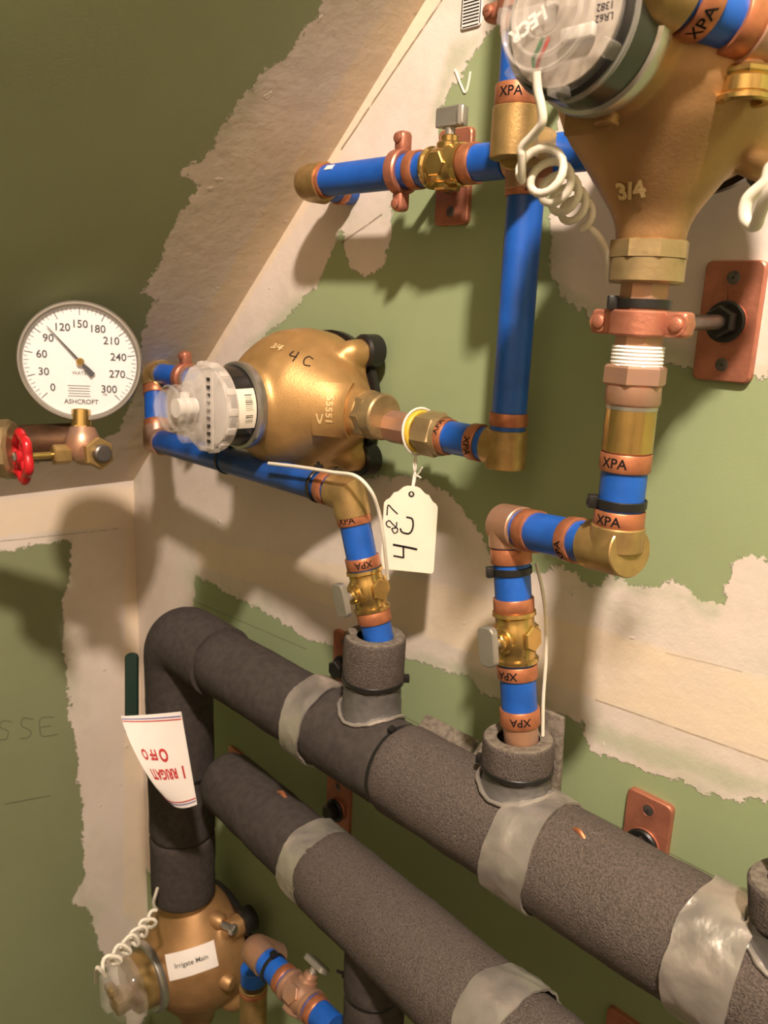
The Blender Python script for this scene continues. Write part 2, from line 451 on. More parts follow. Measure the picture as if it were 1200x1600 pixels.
film_r = [[(908, 1118), (1000, 1148), (1100, 1182), (1200, 1216), (1260, 1230), (1260, 1246), (1140, 1238), (1060, 1212), (1000, 1192), (950, 1172), (930, 1160)],
          [(862, 425), (900, 455), (1000, 510), (1130, 560), (1260, 570), (1260, 600), (1130, 596), (1060, 580), (1000, 546), (930, 506), (880, 472), (858, 440)],
          [(640, 1010), (760, 1050), (860, 1085), (880, 1105), (860, 1118), (752, 1090), (700, 1050), (640, 1036)], [(700, 60), (745, 60), (700, 150), (686, 200), (660, 215)], [(380, 540), (470, 455), (490, 470), (398, 552)],
          [(940, 898), (1090, 925), (1122, 950), (1122, 965), (1060, 945), (940, 920)]]
wr = board('wall_right', Vector((0, 0, 0)), X, Z, (XL, 1.6), (0, 3.1), (XL, .05), (.70, 1.95), wall_mat('green_board_pipe_wall', GR, GR2, lines_r), mud_r, tape_r, film_r)
OL = Vector((XL, 0, 0))
def onl(px, py): return on_plane(px, py, OL, X)
def onc(px, py): return on_plane(px, py, CB, CN)
mud_l = [[(-120, 700), (260, 700), (245, 1700), (175, 1700), (165, 1580), (160, 1530), (150, 1480), (141, 1428), (114, 1412), (131, 1372), (130, 1300), (122, 1200), (110, 1130), (103, 1060), (100, 1000),
          (96, 940), (107, 905), (112, 846), (60, 850), (0, 862), (-120, 872)]]
tape_l = [[(-120, 795), (0, 782), (200, 757), (202, 822), (0, 838), (-120, 846)], [(196, 760), (240, 760), (240, 1500), (192, 1500)]]
lines_l = [(onl(0, 846), onl(185, 826), .0009, (.24, .19, .13), .6)]
wl = board('wall_left', OL, -Y, Z, (0, 1.6), (0, ZK), (0, .62), (.45, 1.25), wall_mat('green_board_knee_wall', (.245, .275, .145), (.225, .25, .13), lines_l), mud_l, tape_l)
mud_c = [[(700, -60), (535, -60), (505, 0), (478, 48), (455, 82), (402, 120), (383, 152), (345, 196), (333, 230), (300, 256), (280, 272), (310, 290), (291, 325), (270, 350), (242, 430),
          (222, 456), (240, 474), (224, 510), (216, 560), (208, 620), (185, 672), (120, 712), (0, 735), (-120, 748), (-120, 840), (205, 800), (240, 740)]]
tape_c = [[(700, -60), (640, -60), (560, 80), (430, 300), (290, 540), (200, 690), (200, 760), (240, 740)]]
LC = (3.10 - ZK) / slope.z
OC = Vector((XL, 0, ZK))
ce = board('ceiling', OC, slope, -Y, (0, LC), (0, 1.6), (0, 1.0), (0, .75), wall_mat('green_board_ceiling', (.30, .335, .185), (.28, .31, .17), ()), mud_c, tape_c)
# rest of the attic room, beyond the frame: it returns light to the pipes
def plain(name, pts4, m):
    bm = BM(); bm.faces.new([bm.verts.new(Vector(p)) for p in pts4]); return struct(obj(name, bm, m, smooth=False))
XE = 1.6; YE = -1.6; XT = XL + slope.x * LC
gb = mat('bare_boards', (.36, .30, .235), .8, var=.3, nscale=6)
plain('floor', ((XL, 0, 0), (XE, 0, 0), (XE, YE, 0), (XL, YE, 0)), M['lamp'])
plain('wall_front', ((XL, YE, 0), (XE, YE, 0), (XE, YE, 3.1), (XT, YE, 3.1), (XL, YE, ZK)), gb)
plain('wall_far', ((XE, 0, 0), (XE, YE, 0), (XE, YE, 3.1), (XE, 0, 3.1)), gb)
plain('ceiling_flat', ((XT, 0, 3.1), (XE, 0, 3.1), (XE, YE, 3.1), (XT, YE, 3.1)), gb)

# ------------------------------------------------------------------ pipework pieces
RP = .0143; RR = .0159; RF = .0166
def pipe(parent, A, B, r=RP, m='blue', name='pipe'):
    return obj(name, rod(BM(), A, B, r), M[m], parent)
def ring(parent, A, B, px, py, w=.0105, r=RR, text=None, flip=False, m='copper', roll=0.):
    """copper crimp ring on the pipe A-B, with its printed letters"""
    t = near(A, B, px, py); u = (B - A).normalized(); O = A + u * (t - w / 2)
    bm = lathe(BM(), O, u, [(0, RP * r / RR), (0, r - .0004), (.0006, r), (w - .0006, r), (w, r - .0004), (w, RP * r / RR)], 36, caps=True)
    o = obj('crimp_ring', bm, M[m], parent)
    if text:
        c = O + u * (w / 2); f = (EYE - c); f = (f - u * f.dot(u)).normalized()
        s = u.cross(f) if not flip else f.cross(u)          # reading direction
        up = u if not flip else -u
        sgn = s.cross(up).dot(f)
        if sgn < 0: s = -s
        if roll: f, s = f * math.cos(roll) + s * math.sin(roll), s * math.cos(roll) - f * math.sin(roll)
        def fn(x, y):
            a = x / r; return c + up * y + (f * math.cos(a) + s * math.sin(a)) * (r + .00015)
        obj('printed_letters', place2d(BM(), text2d(text, .0088 * r / RR, .00012), fn), M['ink'], o, smooth=False)
    return o
def elbow(parent, P0, C, P1, r=RF, m='brass', mitre=True, name='elbow', soft=.02):
    """fitting from P0 round the corner C to P1"""
    pts = [P0, C, P1] if mitre else fillet([P0, C, P1], soft)
    return obj(name, sweep(BM(), pts, r, 32, mitre=mitre), M[m], parent, sharp=40)
def square_elbow(parent, A0, C, B0, r=RF, m='brass', ext=1.02):
    """cut elbow: the leg from A0 runs through the corner C to a flat end, the other leg joins it"""
    u = (C - A0).normalized(); e = rod(BM(), A0, C + u * r * ext, r, 36)
    rod(e, C, B0, r, 36); return obj('elbow', e, M[m], parent, sharp=40)
def valve(label, C, axis, out, m='brassb', lever=True, vert=False, sc=1., grp='ball valves'):
    """small ball valve: body, stem, handle plate"""
    u = axis.normalized(); o = (out - u * out.dot(u)).normalized(); s = u.cross(o)
    t = thing('ball_valve', label, 'valve', C, grp)
    L = .0195 * sc
    bm = lathe(BM(), C, u, [(-L, .0145), (-L, .0168), (-L + .003, .0172), (-L + .0045, .0152), (-.011, .0152), (-.008, .0168), (.008, .0168), (.011, .0152), (L - .0045, .0152), (L - .003, .0172), (L, .0168), (L, .0145)], 32)
    obj('body', bm, M[m], t, sharp=50)
    bm = BM(); lathe(bm, C, o, [(.010, .0105), (.0175, .0105), (.0185, .0095), (.0185, .0075), (.023, .0075), (.0238, .0068)], 24)
    hexnut(bm, C + s * .0, -o, .019, .0115, ref=u)
    lathe(bm, C, s, [(-.0185, .0095), (-.0175, .0105), (.0175, .0105), (.0185, .0095)], 6, ref=u)
    obj('stem_boss', bm, M[m], t)
    hb = BM(); rod(hb, C + o * .0225, C + o * .031, .0042)
    if not vert:
        slab(hb, C + o * .031, s, u, .0155, .031, .0055, .005) if s.cross(u).dot(o) > 0 else slab(hb, C + o * .031, -s, u, .0155, .031, .0055, .005)
    else:
        slab(hb, C + o * .038 + s * 0, u, o, .030, .0155, .003, .002)
        box(hb, C + o * .0375 + u * .0125, (u, o, s), (.0025, .015, .012), .0008)
        box(hb, C + o * .031, (u, o, s), (.022, .002, .010), .0006)
    obj('handle', hb, M['handle'], t)
    return t
def cable_tie(label, C, axis, r, headdir, w=.0045, tail=.0, h=.006):
    u = axis.normalized(); hd = (headdir - u * headdir.dot(u)).normalized()
    bm = hollow(BM(), C - u * w / 2, u, w, r + .0014, r - .0002, 36, .0004)
    t = tag(obj('cable_tie', bm, M['black'], None, org=C), label, 'cable tie', 'black cable ties')
    b2 = BM(); box(b2, C + hd * (r + .003), (hd, u, hd.cross(u)), (h, w * 1.5, .0065), .0006)
    if tail: box(b2, C + hd * (r + .003 + tail / 2), (hd, u, hd.cross(u)), (tail, w * .8, .0014), .0003)
    obj('tie_head', b2, M['black'], t); return t
def hanger(label, PC, w=.042, h=.080, clamp=None, caxis=None, cr=RP, tilt=0., text=None, m='cplate', grp='copper plated pipe hangers'):
    """wall plate with two screws, flange nut, rod and split clamp"""
    t = thing('pipe_hanger', label, 'pipe hanger', PC, grp)
    u = X * math.cos(tilt) + Z * math.sin(tilt); v = Z * math.cos(tilt) - X * math.sin(tilt)
    bm = slab(BM(), PC, u, v, w, h, .0055, .005)
    lathe(bm, PC, -Y, [(.004, .0145), (.0075, .0135), (.0085, .0115)], 28)
    pl = obj('wall_plate', bm, M[m], t)
    for s in (1, -1):
        c = PC + v * (s * h * .36)
        b2 = lathe(BM(), c, -Y, [(.0045, .0062), (.0058, .0062), (.0058, .0052), (.0038, .0042)], 20, caps=False)
        obj('screw_hole', b2, M[m], pl)
        b3 = BM(); lathe(b3, c, -Y, [(.0030, .0050), (.0056, .0048), (.0060, .0036)], 18)
        box(b3, c - Y * .0060, (X, Y, Z), (.0046, .0006, .0011)); box(b3, c - Y * .0060, (X, Y, Z), (.0011, .0006, .0046))
        obj('screw', b3, M['zinc'], t)
    if text:
        obj('raised_numeral', place2d(BM(), text2d(text, .011, .0003), flat(PC + v * .0175 - Y * .0062, u, v)), M[m], pl, smooth=False)
    b4 = BM(); lathe(b4, PC, -Y, [(.0075, .0140), (.0100, .0146), (.0115, .0132)], 28); hexnut(b4, PC - Y * .0115, -Y, .010, .0112)
    obj('flange_nut', b4, M['black'], t)
    if clamp is not None:
        a = caxis.normalized(); toC = (PC - clamp); toC = (toC - a * toC.dot(a)).normalized()
        b5 = BM(); rod(b5, PC - Y * .006, clamp + toC * (cr + .003), .0052)
        obj('threaded_rod', b5, M['zinc'], t)
        ear = a.cross(toC).normalized(); W = .0150
        b6 = hollow(BM(), clamp - a * W / 2, a, W, cr + .0042, cr - .0002, 40, .0012)
        for s in (1, -1):
            e = clamp + ear * s * (cr + .0085)
            box(b6, e, (ear, a, toC), (.0165, W, .0125), .003, 3)
            lathe(b6, e + ear * s * .002, toC, [(-.0062, .0062), (.0062, .0062)], 20)
        for s in (1,): lathe(b6, clamp + toC * (cr + .001), toC, [(0, .0085), (.006, .0075)], 20)
        cl = obj('clamp', b6, M[m], t)
        for s in (1, -1):
            e = clamp + ear * s * (cr + .0105) - toC * .0062
            b7 = lathe(BM(), e, -toC, [(0, .0042), (.0014, .0040), (.0022, .0028)], 16)
            obj('clamp_screw', b7, M[m], cl)
    return t
def foam(bm, A, B, r, bev=.006, ri=None, seg=44, lump=.0012, seed=0.):
    """foam sleeve with soft ends"""
    u = B - A; l = u.length; n = max(3, int(l / .012))
    prof = [(0, r - bev)] + [(bev * (1 - math.cos(q)), r - bev + bev * math.sin(q)) for q in (.5, 1.0, 1.57)]
    prof += [(bev + (l - 2 * bev) * k / n, r) for k in range(1, n)]
    prof += [(l - bev * (1 - math.cos(q)), r - bev + bev * math.sin(q)) for q in (1.57, 1.0, .5)] + [(l, r - bev)]
    if ri is not None: prof = [(bev, ri)] + [(0, ri)] + prof + [(l, ri), (l - bev, ri)]
    def fn(t, th, rr):
        if rr < r * .8: return rr
        p = A + u.normalized() * t; return rr + lump * noise.noise(Vector((p.x * 40 + seed, p.z * 40, th * 2)))
    return lathe(bm, A, u, prof, seg, fn=fn, caps=ri is None)
def tape_band(bm, A, B, r, seed=0., ragged=.005, wr=.0023, seg=72):
    """a turn of tape round A-B with wrinkles and an uneven edge"""
    u = (B - A).normalized(); l = (B - A).length; a, x, y = frame(u); n = 12; rings = []
    for i in range(n + 1):
        ringv = []
        for k in range(seg):
            th = 2 * math.pi * k / seg; c, s = math.cos(th), math.sin(th)
            e0 = ragged * noise.noise(Vector((c * 1.6 + seed, s * 1.6, 1.3))); e1 = ragged * noise.noise(Vector((c * 1.6 + seed, s * 1.6, 7.7)))
            t = e0 + (l + e1 - e0) * i / n
            p = noise.noise(Vector((c * 2.5 + seed, s * 2.5, t * 45))); q = abs(noise.noise(Vector((c * 4 + seed, s * 4 + t * 60, t * 30 + 3))))
            rr = r + .0022 + wr * (p * .8 + (q - .2) * 1.1)
            ringv.append(bm.verts.new(A + u * t + (x * c + y * s) * rr))
        rings.append(ringv)
    for r0, r1 in zip(rings, rings[1:]):
        for k in range(seg): bm.faces.new((r0[k], r0[(k + 1) % seg], r1[(k + 1) % seg], r1[k]))
    inner = []
    for ringv, tt in ((rings[0], 0), (rings[-1], l)):
        inn = [bm.verts.new(v.co + (A + u * tt - v.co).normalized() * .002) for v in ringv]
        for k in range(seg): bm.faces.new((ringv[k], ringv[(k + 1) % seg], inn[(k + 1) % seg], inn[k]))
    return bm

# ------------------------------------------------------------------ the upper horizontal run
A = pt(497, 284, .058); B = pt(935, 228, .058); B.z = A.z; ud = (B - A).normalized()
T = lambda px, py: A + ud * near(A, B, px, py)
top = thing('pipe_run', 'blue horizontal pipe high on the wall with brass elbow at its left end', 'pipe', A + Y * .05, 'blue pipe runs')
c0 = T(481, 288)
elbow(top, T(509, 283), c0, c0 + Y * .022, RF + .001, 'brass', mitre=False, soft=.014)
pipe(top, T(505, 283), T(672, 262)); ring(top, A, B, 508, 283)
q0 = c0 + Y * .018; pipe(top, q0, c0 + Y * .0575); ring(top, c0, c0 + Y * .06, 530, 303, w=.008)
ring(top, A, B, 652, 264); ring(top, A, B, 738, 253, w=.012)
pipe(top, T(728, 254), T(795, 246)); pipe(top, T(850, 239), T(1120, 205))
tee = T(826, 243)
bm = rod(BM(), T(800, 246), T(852, 239), RF); rod(bm, tee, tee - Z * .024, RF)
obj('tee', bm, M['cfit'], top)
bm = BM(); box(bm, T(528, 281) + Vector((0, -.0108, .0092)), (ud, Vector((0, .7, .7)), Vector((0, -.7, .7))), (.011, .006, .0006), 0)
obj('torn_label', bm, M['paper'], top, smooth=False)
valve('brass ball valve on the upper horizontal blue pipe with grey handle upright', T(700, 257), ud, Z, vert=True)
ccl = T(628, 267)
hanger('copper hanger plate on the wall behind the upper brass valve', pt(713, 278, 0), .040, .082)
# split clamp with its own rod to the wall
def split_clamp(label, C, a, cr, back, m='cplate', yaw=None):
    th = thing('pipe_clamp', label, 'clamp', C, 'copper pipe clamps'); a = a.normalized(); back = (back - a * back.dot(a)).normalized(); ear = a.cross(back).normalized(); W = .0125
    bm = hollow(BM(), C - a * W / 2, a, W, cr + .0045, cr - .0002, 40, .0014)
    for s in (1, -1):
        e = C + ear * s * (cr + .0095); box(bm, e, (ear, a, back), (.0185, W, .0135), .0045, 3)
    obj('clamp_band', bm, M[m], th)
    for s in (1, -1):
        e = C + ear * s * (cr + .0125) - back * .0066
        b7 = lathe(BM(), e, -back, [(0, .0044), (.0015, .0042), (.0024, .0028)], 16); box(b7, e - back * .0024, (ear, a, back), (.0055, .0009, .0006))
        obj('clamp_screw', b7, M[m], th)
    return th
cl = split_clamp('copper split clamp gripping the upper blue pipe', ccl, ud, RP, Y)
bm = rod(BM(), ccl + Y * (RP + .002), ccl + Y * .0575, .0045); obj('standoff_rod', bm, M['zinc'], cl)

# ------------------------------------------------------------------ blue drop from the tee to the left meter
A = tee - Z * .012; B = A - Z * .25; ud = -Z
T = lambda px, py: A + ud * near(A, B, px, py)
drop = thing('pipe_run', 'long vertical blue pipe dropping to a square brass elbow', 'pipe', A, 'blue pipe runs')
ring(drop, A, B, 832, 296, text='XPA', flip=True, roll=.45); cz = T(796, 700)
pipe(drop, T(830, 285), cz + Z * .01); ring(drop, A, B, 804, 655)
tailA = pt(600, 655, .055); LM_Z = cz.z
side = Vector((-1, 0, 0))
tail_end = cz + side * .105
square_elbow(drop, cz + Z * .0150, cz, cz + side * .0180)
Th = lambda px, py: cz + side * near(cz, cz + side, px, py)
pipe(drop, cz + side * .012, cz + side * .070)
ring(drop, cz, cz + side, 747, 690, text='XPA', flip=True, roll=.3); ring(drop, cz, cz + side, 697, 681, w=.011, text='XPA', roll=.5)
bm = hexnut(BM(), Th(690, 680), side, .022, .0205, ref=Z, phase=.3); lathe(bm, Th(690, 680), -side, [(0, .0185), (.004, .0175)], 32)
obj('hex_adapter', bm, M['nut'], drop)
bm = hollow(BM(), Th(660, 674), side, .006, .0195, .016, 28); obj('yellow_tape', bm, M['yellow'], drop)
tl_ = Th(668, 675).x - (Th(600, 655).x - .119 + .1056 + .0235)
bm = lathe(BM(), Th(668, 675), side, [(0, .0135), (.001, .0152), (tl_ - .001, .0152), (tl_, .0135)], 8, ref=Z); obj('tailpiece', bm, M['cfit'], drop)

# ------------------------------------------------------------------ water meters
def meter(label, C, out, port, sc=1., m='bronze', grp='water meters', nut=(True, True), reg=True, ring_r=1., ko=1.):
    o0 = out.normalized(); p = port.normalized(); s = o0.cross(p); k = sc; o = o0
    t = thing('water_meter', label, 'water meter', C - o * .055 * k, grp)
    bm = BM()
    pr = [(-.092, .019), (-.082, .0195), (-.074, .023), (-.034, .051), (-.018, .0585), (0, .0605), (.018, .0585), (.034, .051), (.074, .023), (.082, .0195), (.092, .019)]
    lathe(bm, C, p, [(a * k, b * k) for a, b in pr], 48)
    lathe(bm, C, o, [(-.042 * ko, .052 * k), (-.038 * ko, .0595 * k), (-.01 * ko, .063 * k), (.018 * ko, .0605 * k), (.036 * ko, .053 * k * (.4 + .6 * ring_r)), (.050 * ko, .0475 * k * ring_r), (.0705 * ko, .0465 * k * ring_r)], 48)
    for ap, as_ in ((1, 1), (1, -1), (-1, 1), (-1, -1)):
        e = C + p * ap * .046 * k + s * as_ * .044 * k
        lathe(bm, e, o, [(-.042 * ko, .0125 * k), (-.018 * ko, .0115 * k), (-.006 * ko, .004 * k)], 20)
    body = bake(bm, .0020 * k, 22); bv = bvh_of(body)
    obj('body', body, M[m], t, sharp=60)
    b = lathe(BM(), C, o, [(-.052 * ko, .050 * k), (-.050 * ko, .0605 * k), (-.042 * ko, .0612 * k), (-.041 * ko, .050 * k)], 48)
    for ap, as_ in ((1, 1), (1, -1), (-1, 1), (-1, -1)):
        e = C + p * ap * .048 * k + s * as_ * .046 * k; lathe(b, e, o, [(-.055 * ko, .012 * k), (-.053 * ko, .0140 * k), (-.036 * ko, .0140 * k), (-.034 * ko, .012 * k)], 20)
    obj('base_plate', b, M['black'], t)
    for sg, on in ((1, nut[0]), (-1, nut[1])):
        if not on: continue
        b = BM(); e = C + p * sg * .088 * k; d = p * sg
        lathe(b, e, d, [(0, .0185), (.001, .0232), (.0105, .0232), (.011, .0215)], 8, ref=o)
        lathe(b, e, d, [(.011, .0217), (.0235, .0217), (.0250, .0200), (.0250, .016)], 36)
        obj('union_nut', b, M['nut'], t)
    if reg:
        b = lathe(BM(), C, o, [(z_ * ko, r_ * k * ring_r) for z_, r_ in ((.0665, .0475), (.068, .0500), (.0725, .0508), (.0765, .0500), (.078, .0470), (.076, .0430))], 56)
        obj('retaining_ring', b, M['steel'], t)
    return t, bv, C, o, p, s, k

# left meter
LMC = Vector((Th(600, 655).x - .119, -.067, LM_Z + .009))
lm, bv, C, o, p, s, k = meter('golden bronze water meter marked 4C with its register facing left', LMC, -Y, X, 1.2, ring_r=.70)
def register(t, C, o, p, s, k, up, face='clearfog'):
    """black can, label, clear cap with reading slots, and the clear pulse dome in front (k scales radii only)"""
    can = obj('register_can', lathe(BM(), C, o, [(.070, .0425 * k), (.103, .0415 * k), (.1045, .0400 * k)], 48), M['regblack'], t)
    cap = BM(); lathe(cap, C, o, [(.100, .0415 * k), (.101, .0470 * k), (.109, .0475 * k), (.113, .0455 * k), (.1145, .041 * k)], 56)
    for q in range(14):
        a = 2 * math.pi * q / 14; d_ = p * math.cos(a) + s * math.sin(a)
        box(cap, C + d_ * .046 * k + o * .107, (d_, d_.cross(o), o), (.005 * k, .008 * k, .010), .0014)
    obj('clear_cap', cap, M[face], t, sharp=40)
    fb = obj('dial_plate', lathe(BM(), C, o, [(.1048, .0395 * k), (.1058, .0395 * k), (.1062, .037 * k)], 48), M['greyface'], t)
    rt_ = up.cross(o); sl = BM()
    for q in range(9):
        e = C + o * .1162 + up * (.031 - .0080 * q) * k + rt_ * .016 * k
        box(sl, e, (rt_, up, o), (.0060 * k, .0036 * k, .0012), .0004)
    obj('reading_slots', sl, M['regblack'], fb)
    pl = BM(); box(pl, C + o * .1150 + rt_ * .016 * k - up * .001, (rt_, up, o), (.014 * k, .080 * k, .0012), .0004); obj('slot_panel', pl, M['clearfog'], fb)
    d = BM(); e = C - rt_ * .008 * k
    lathe(d, e, o, [(.113, .030 * k), (.122, .0285 * k), (.126, .023 * k), (.140, .0215 * k), (.150, .019 * k), (.1545, .013 * k), (.156, .005 * k)], 36)
    lathe(d, e - up * .027 * k, o, [(.113, .011 * k), (.131, .0105 * k), (.134, .007 * k)], 20)
    lathe(d, e + up * .027 * k, o, [(.113, .012 * k), (.124, .0115 * k), (.128, .007 * k)], 20)
    for q in range(3): lathe(d, e + o * (.126 + .008 * q), o, [(0, .0225 * k), (.001, .0245 * k), (.0025, .0245 * k), (.0035, .0225 * k)], 36, caps=False)
    obj('clear_dome', d, M['clear'], t)
    inn = BM(); box(inn, e + o * .128 + up * .006 * k, (up, o, rt_), (.020 * k, .010 * k, .003 * k), .0005)
    lathe(inn, e + o * .118, o, [(0, .010 * k), (.020, .010 * k)], 20)
    obj('sensor', inn, M['greyface'], t)
    return can
register(lm, C, o, p, s, .90, Z); k = .90
# paper label round the can
lb = BM()
for (a0, a1) in ((-.45, .55),):
    n = 14; V = []
    for i in range(n + 1):
        a = a0 + (a1 - a0) * i / n; rr = .0431 * k; dirv = X * math.cos(a) + Z * math.sin(a)
        V.append([lb.verts.new(C + o * .079 + dirv * rr), lb.verts.new(C + o * .099 + dirv * (rr - .0006))])
    for i in range(n): lb.faces.new((V[i][0], V[i + 1][0], V[i + 1][1], V[i][1]))
lab = obj('serial_label', lb, M['cream'], lm)
bc = BM()
for q in range(16):
    a = -.30 + .045 * q; w_ = random.choice((.006, .012, .018)); V = []
    if 5 <= q <= 6: continue
    for aa in (a, a + w_):
        dirv = X * math.cos(aa) + Z * math.sin(aa); V.append([bc.verts.new(C + o * .083 + dirv * .0433 * k), bc.verts.new(C + o * .091 + dirv * .0432 * k)])
    bc.faces.new((V[0][0], V[1][0], V[1][1], V[0][1]))
obj('barcode', bc, M['ink'], lab, smooth=False)
def mark(px, py, geo, m, parent, name, bv, ang=0., lift=.0005, up=Z):
    O, n = look(bv, px, py)
    if O is None: return None
    b = decal(BM(), geo, bv, O, n, up, lift, ang); return obj(name, b, M[m], parent, smooth=False)
mark(472, 560, strokes2d([[(-.011, .005), (-.0125, -.001), (-.005, -.001)], [(-.006, .006), (-.0065, -.007)], [(.010, .004), (.005, .005), (.0025, 0), (.005, -.006), (.011, -.005)]], .0012), 'ink', lm, 'pen_mark', bv, -.15, up=Vector((0, .3, 1)))
mark(433, 543, text2d('3/4', .010, .0004), 'highlit', lm, 'raised_numeral', bv, -.2, .0012)
def plate_on(px, py, w, h, bv, m, parent, name, lift=.0022, ang=0., up=Z, rnd=.002):
    O, n = look(bv, px, py); V = []; nx, ny = 10, 10; b = BM()
    geo_v = [(-w / 2 + w * i / nx, -h / 2 + h * j / ny) for i in range(nx + 1) for j in range(ny + 1)]
    geo_f = [[i * (ny + 1) + j, (i + 1) * (ny + 1) + j, (i + 1) * (ny + 1) + j + 1, i * (ny + 1) + j + 1] for i in range(nx) for j in range(ny)]
    decal(b, (geo_v, geo_f), bv, O, n, up, lift, ang)
    r = bmesh.ops.extrude_face_region(b, geom=b.faces[:]); 
    for v in r['geom']:
        if isinstance(v, bmesh.types.BMVert): v.co -= n * (lift + .001)
    return obj(name, b, M[m], parent, sharp=30), O, n
pl, O, n = plate_on(516, 640, .034, .046, bv, 'bronze', lm, 'cast_panel', lift=.0042)
b = decal(BM(), text2d('55551', .0095, .0003), bv, O - n.cross(Z).normalized() * .0, n, Z, .0050, math.pi / 2 * -1)
V_, F_ = strokes2d([[(-.012, .009), (.012, .009)], [(-.004, .006), (-.012, .009), (-.004, .012)]], .0016); decal(b, ([(x_ + .0, y_) for x_, y_ in V_], F_), bv, O, n, Z, .0050, math.pi / 2); obj('raised_number', b, M['highlit'], pl, smooth=False)

# ------------------------------------------------------------------ meter outlet loop and left riser
loop = thing('pipe_run', 'dark blue pipe looping below the left meter and turning down as a riser', 'pipe', pt(245, 690, .10), 'blue pipe runs')
e0 = pt(243, 583, .066); h1 = e0 + X * .10; h1.z = e0.z
e1 = pt(245, 688, .088); e2 = pt(545, 772, .112); r1 = pt(592, 1000, .098)
pipe(loop, e0, Vector((LMC.x - .115, -.066, e0.z)), .0135, 'blue'); ring(loop, e0, h1, 296, 583, w=.012, r=.0165, m='cfit')
u_ = (e1 - e0).normalized()
elbow(loop, e0 + X * .019, e0, e0 + u_ * .019, RF, 'brass'); pipe(loop, e0 + u_ * .015, e1 - u_ * .012)
ring(loop, e0, e1, 248, 611, w=.011); ring(loop, e0, e1, 250, 665, w=.012)
v_ = (e2 - e1).normalized(); elbow(loop, e1 - u_ * .017, e1, e1 + v_ * .017, RF, 'cfit')
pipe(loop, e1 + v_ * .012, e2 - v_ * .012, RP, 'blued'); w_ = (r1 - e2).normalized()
ring(loop, e1, e2, 513, 763, w=.012); elbow(loop, e2 - v_ * .020, e2, e2 + w_ * .020)
Tw = lambda px, py: e2 + w_ * near(e2, r1, px, py)
pipe(loop, e2 + w_ * .015, Tw(574, 900)); ring(loop, e2, r1, 559, 808, text='XPA', flip=True, roll=-.5); ring(loop, e2, r1, 571, 877, text='XPA', flip=False)
pipe(loop, Tw(580, 938), Tw(592, 1012)); ring(loop, e2, r1, 583, 962, w=.0115)
valve('brass ball valve on the left riser below the paper tag', Tw(577, 920), w_, -Y)
bm = BM(); rod(bm, pt(297, 592, .055) , pt(297, 592, 0.0), .004)
split_c = split_clamp('copper clamp behind the register of the left meter', e0 + X * .075, X, .0145, Y)
obj('standoff_rod', bm, M['zinc'], split_c)
cable_tie('black cable tie around the middle of the dark blue loop pipe', e1 + v_ * near(e1, e2, 350, 735), v_, RP, Vector((.3, .2, 1)), tail=.0)
cable_tie('black cable tie beside the elbow of the dark blue loop pipe', e1 + v_ * near(e1, e2, 500, 760), v_, RP + .0006, Vector((0, -.1, 1)), tail=.006)

# ------------------------------------------------------------------ right riser under the upper meter
A = pt(1014, 395, .135); B = A - Z * .30; ud = -Z
T = lambda px, py: A + ud * near(A, B, px, py)
rr_ = thing('pipe_run', 'blue and copper riser zigzagging from the upper meter down into the insulated header', 'pipe', T(966, 815), 'blue pipe runs')
bm = lathe(BM(), T(1010, 440), ud, [(0, .0145), (.056, .0145)], 8, ref=X); obj('hex_nipple', bm, M['cfit'], rr_)
tt = near(A, B, 1000, 540); bm = lathe(BM(), A, ud, [(tt, .0145)] + [(tt + .0022 * i + q, .0152 + (.0006 if q else 0)) for i in range(7) for q in (0, .0011)] + [(tt + .0165, .0145)], 32)
obj('thread_tape', bm, M['teflon'], rr_)
bm = BM(); P0 = T(993, 570); hexnut(bm, P0, ud, .0125, .0192, ref=X, phase=.25); lathe(bm, P0, ud, [(.0125, .0165), (.0225, .0170), (.0250, .0155), (.026, .0135)], 32)
obj('copper_reducer', bm, M['cfit'], rr_)
bm = rod(BM(), T(988, 632), T(980, 706), .0155); obj('brass_coupling', bm, M['brassb'], rr_)
bm = lathe(BM(), T(988, 632), ud, [(0, .0150), (.0005, .0158), (.0028, .0157), (.003, .0150)], 32); obj('solder_bead', bm, M['steel'], rr_)
ez = T(961, 857); pipe(rr_, T(981, 700), ez + Z * .012)
ring(rr_, A, B, 978, 721, w=.0115, text='XPA', roll=-.45, flip=True); ring(rr_, A, B, 966, 809, w=.0115, text='XPA', roll=-.45, flip=True)
ek = pt(796, 822, .100); v_ = (ek - ez).normalized(); rb = pt(814, 1148, .099); w_ = (rb - ek).normalized()
square_elbow(rr_, ez + v_ * .0225, ez, ez + Z * .0160, RF + .0004, 'brass', ext=.78)
pipe(rr_, ez + v_ * .012, ek - v_ * .012); ring(rr_, ez, ek, 900, 842, w=.011, text='XPA', roll=-.7); ring(rr_, ez, ek, 832, 828, w=.013)
square_elbow(rr_, ek - v_ * .018, ek, ek + w_ * .0155, RF, 'cfit', ext=.55)
Tw = lambda px, py: ek + w_ * near(ek, rb, px, py)
pipe(rr_, ek + w_ * .014, Tw(817, 965)); ring(rr_, ek, rb, 812, 866, w=.012); ring(rr_, ek, rb, 816, 943)
pipe(rr_, Tw(818, 1010), Tw(812, 1130)); ring(rr_, ek, rb, 818, 1047, w=.011, text='XPA', roll=.55); ring(rr_, ek, rb, 814, 1118, w=.0135, text='XPA', flip=False)
pipe(rr_, Tw(813, 1126), Tw(814, 1165), .0138, 'cfit', 'copper_stub')
valve('brass ball valve on the middle riser with grey handle to its left', Tw(818, 993), w_, -Y, sc=1.05)
cable_tie('black cable tie around the blue section below the copper elbow of the middle riser', Tw(812, 890), w_, RP, Vector((-.6, -.8, 0)), .0055)
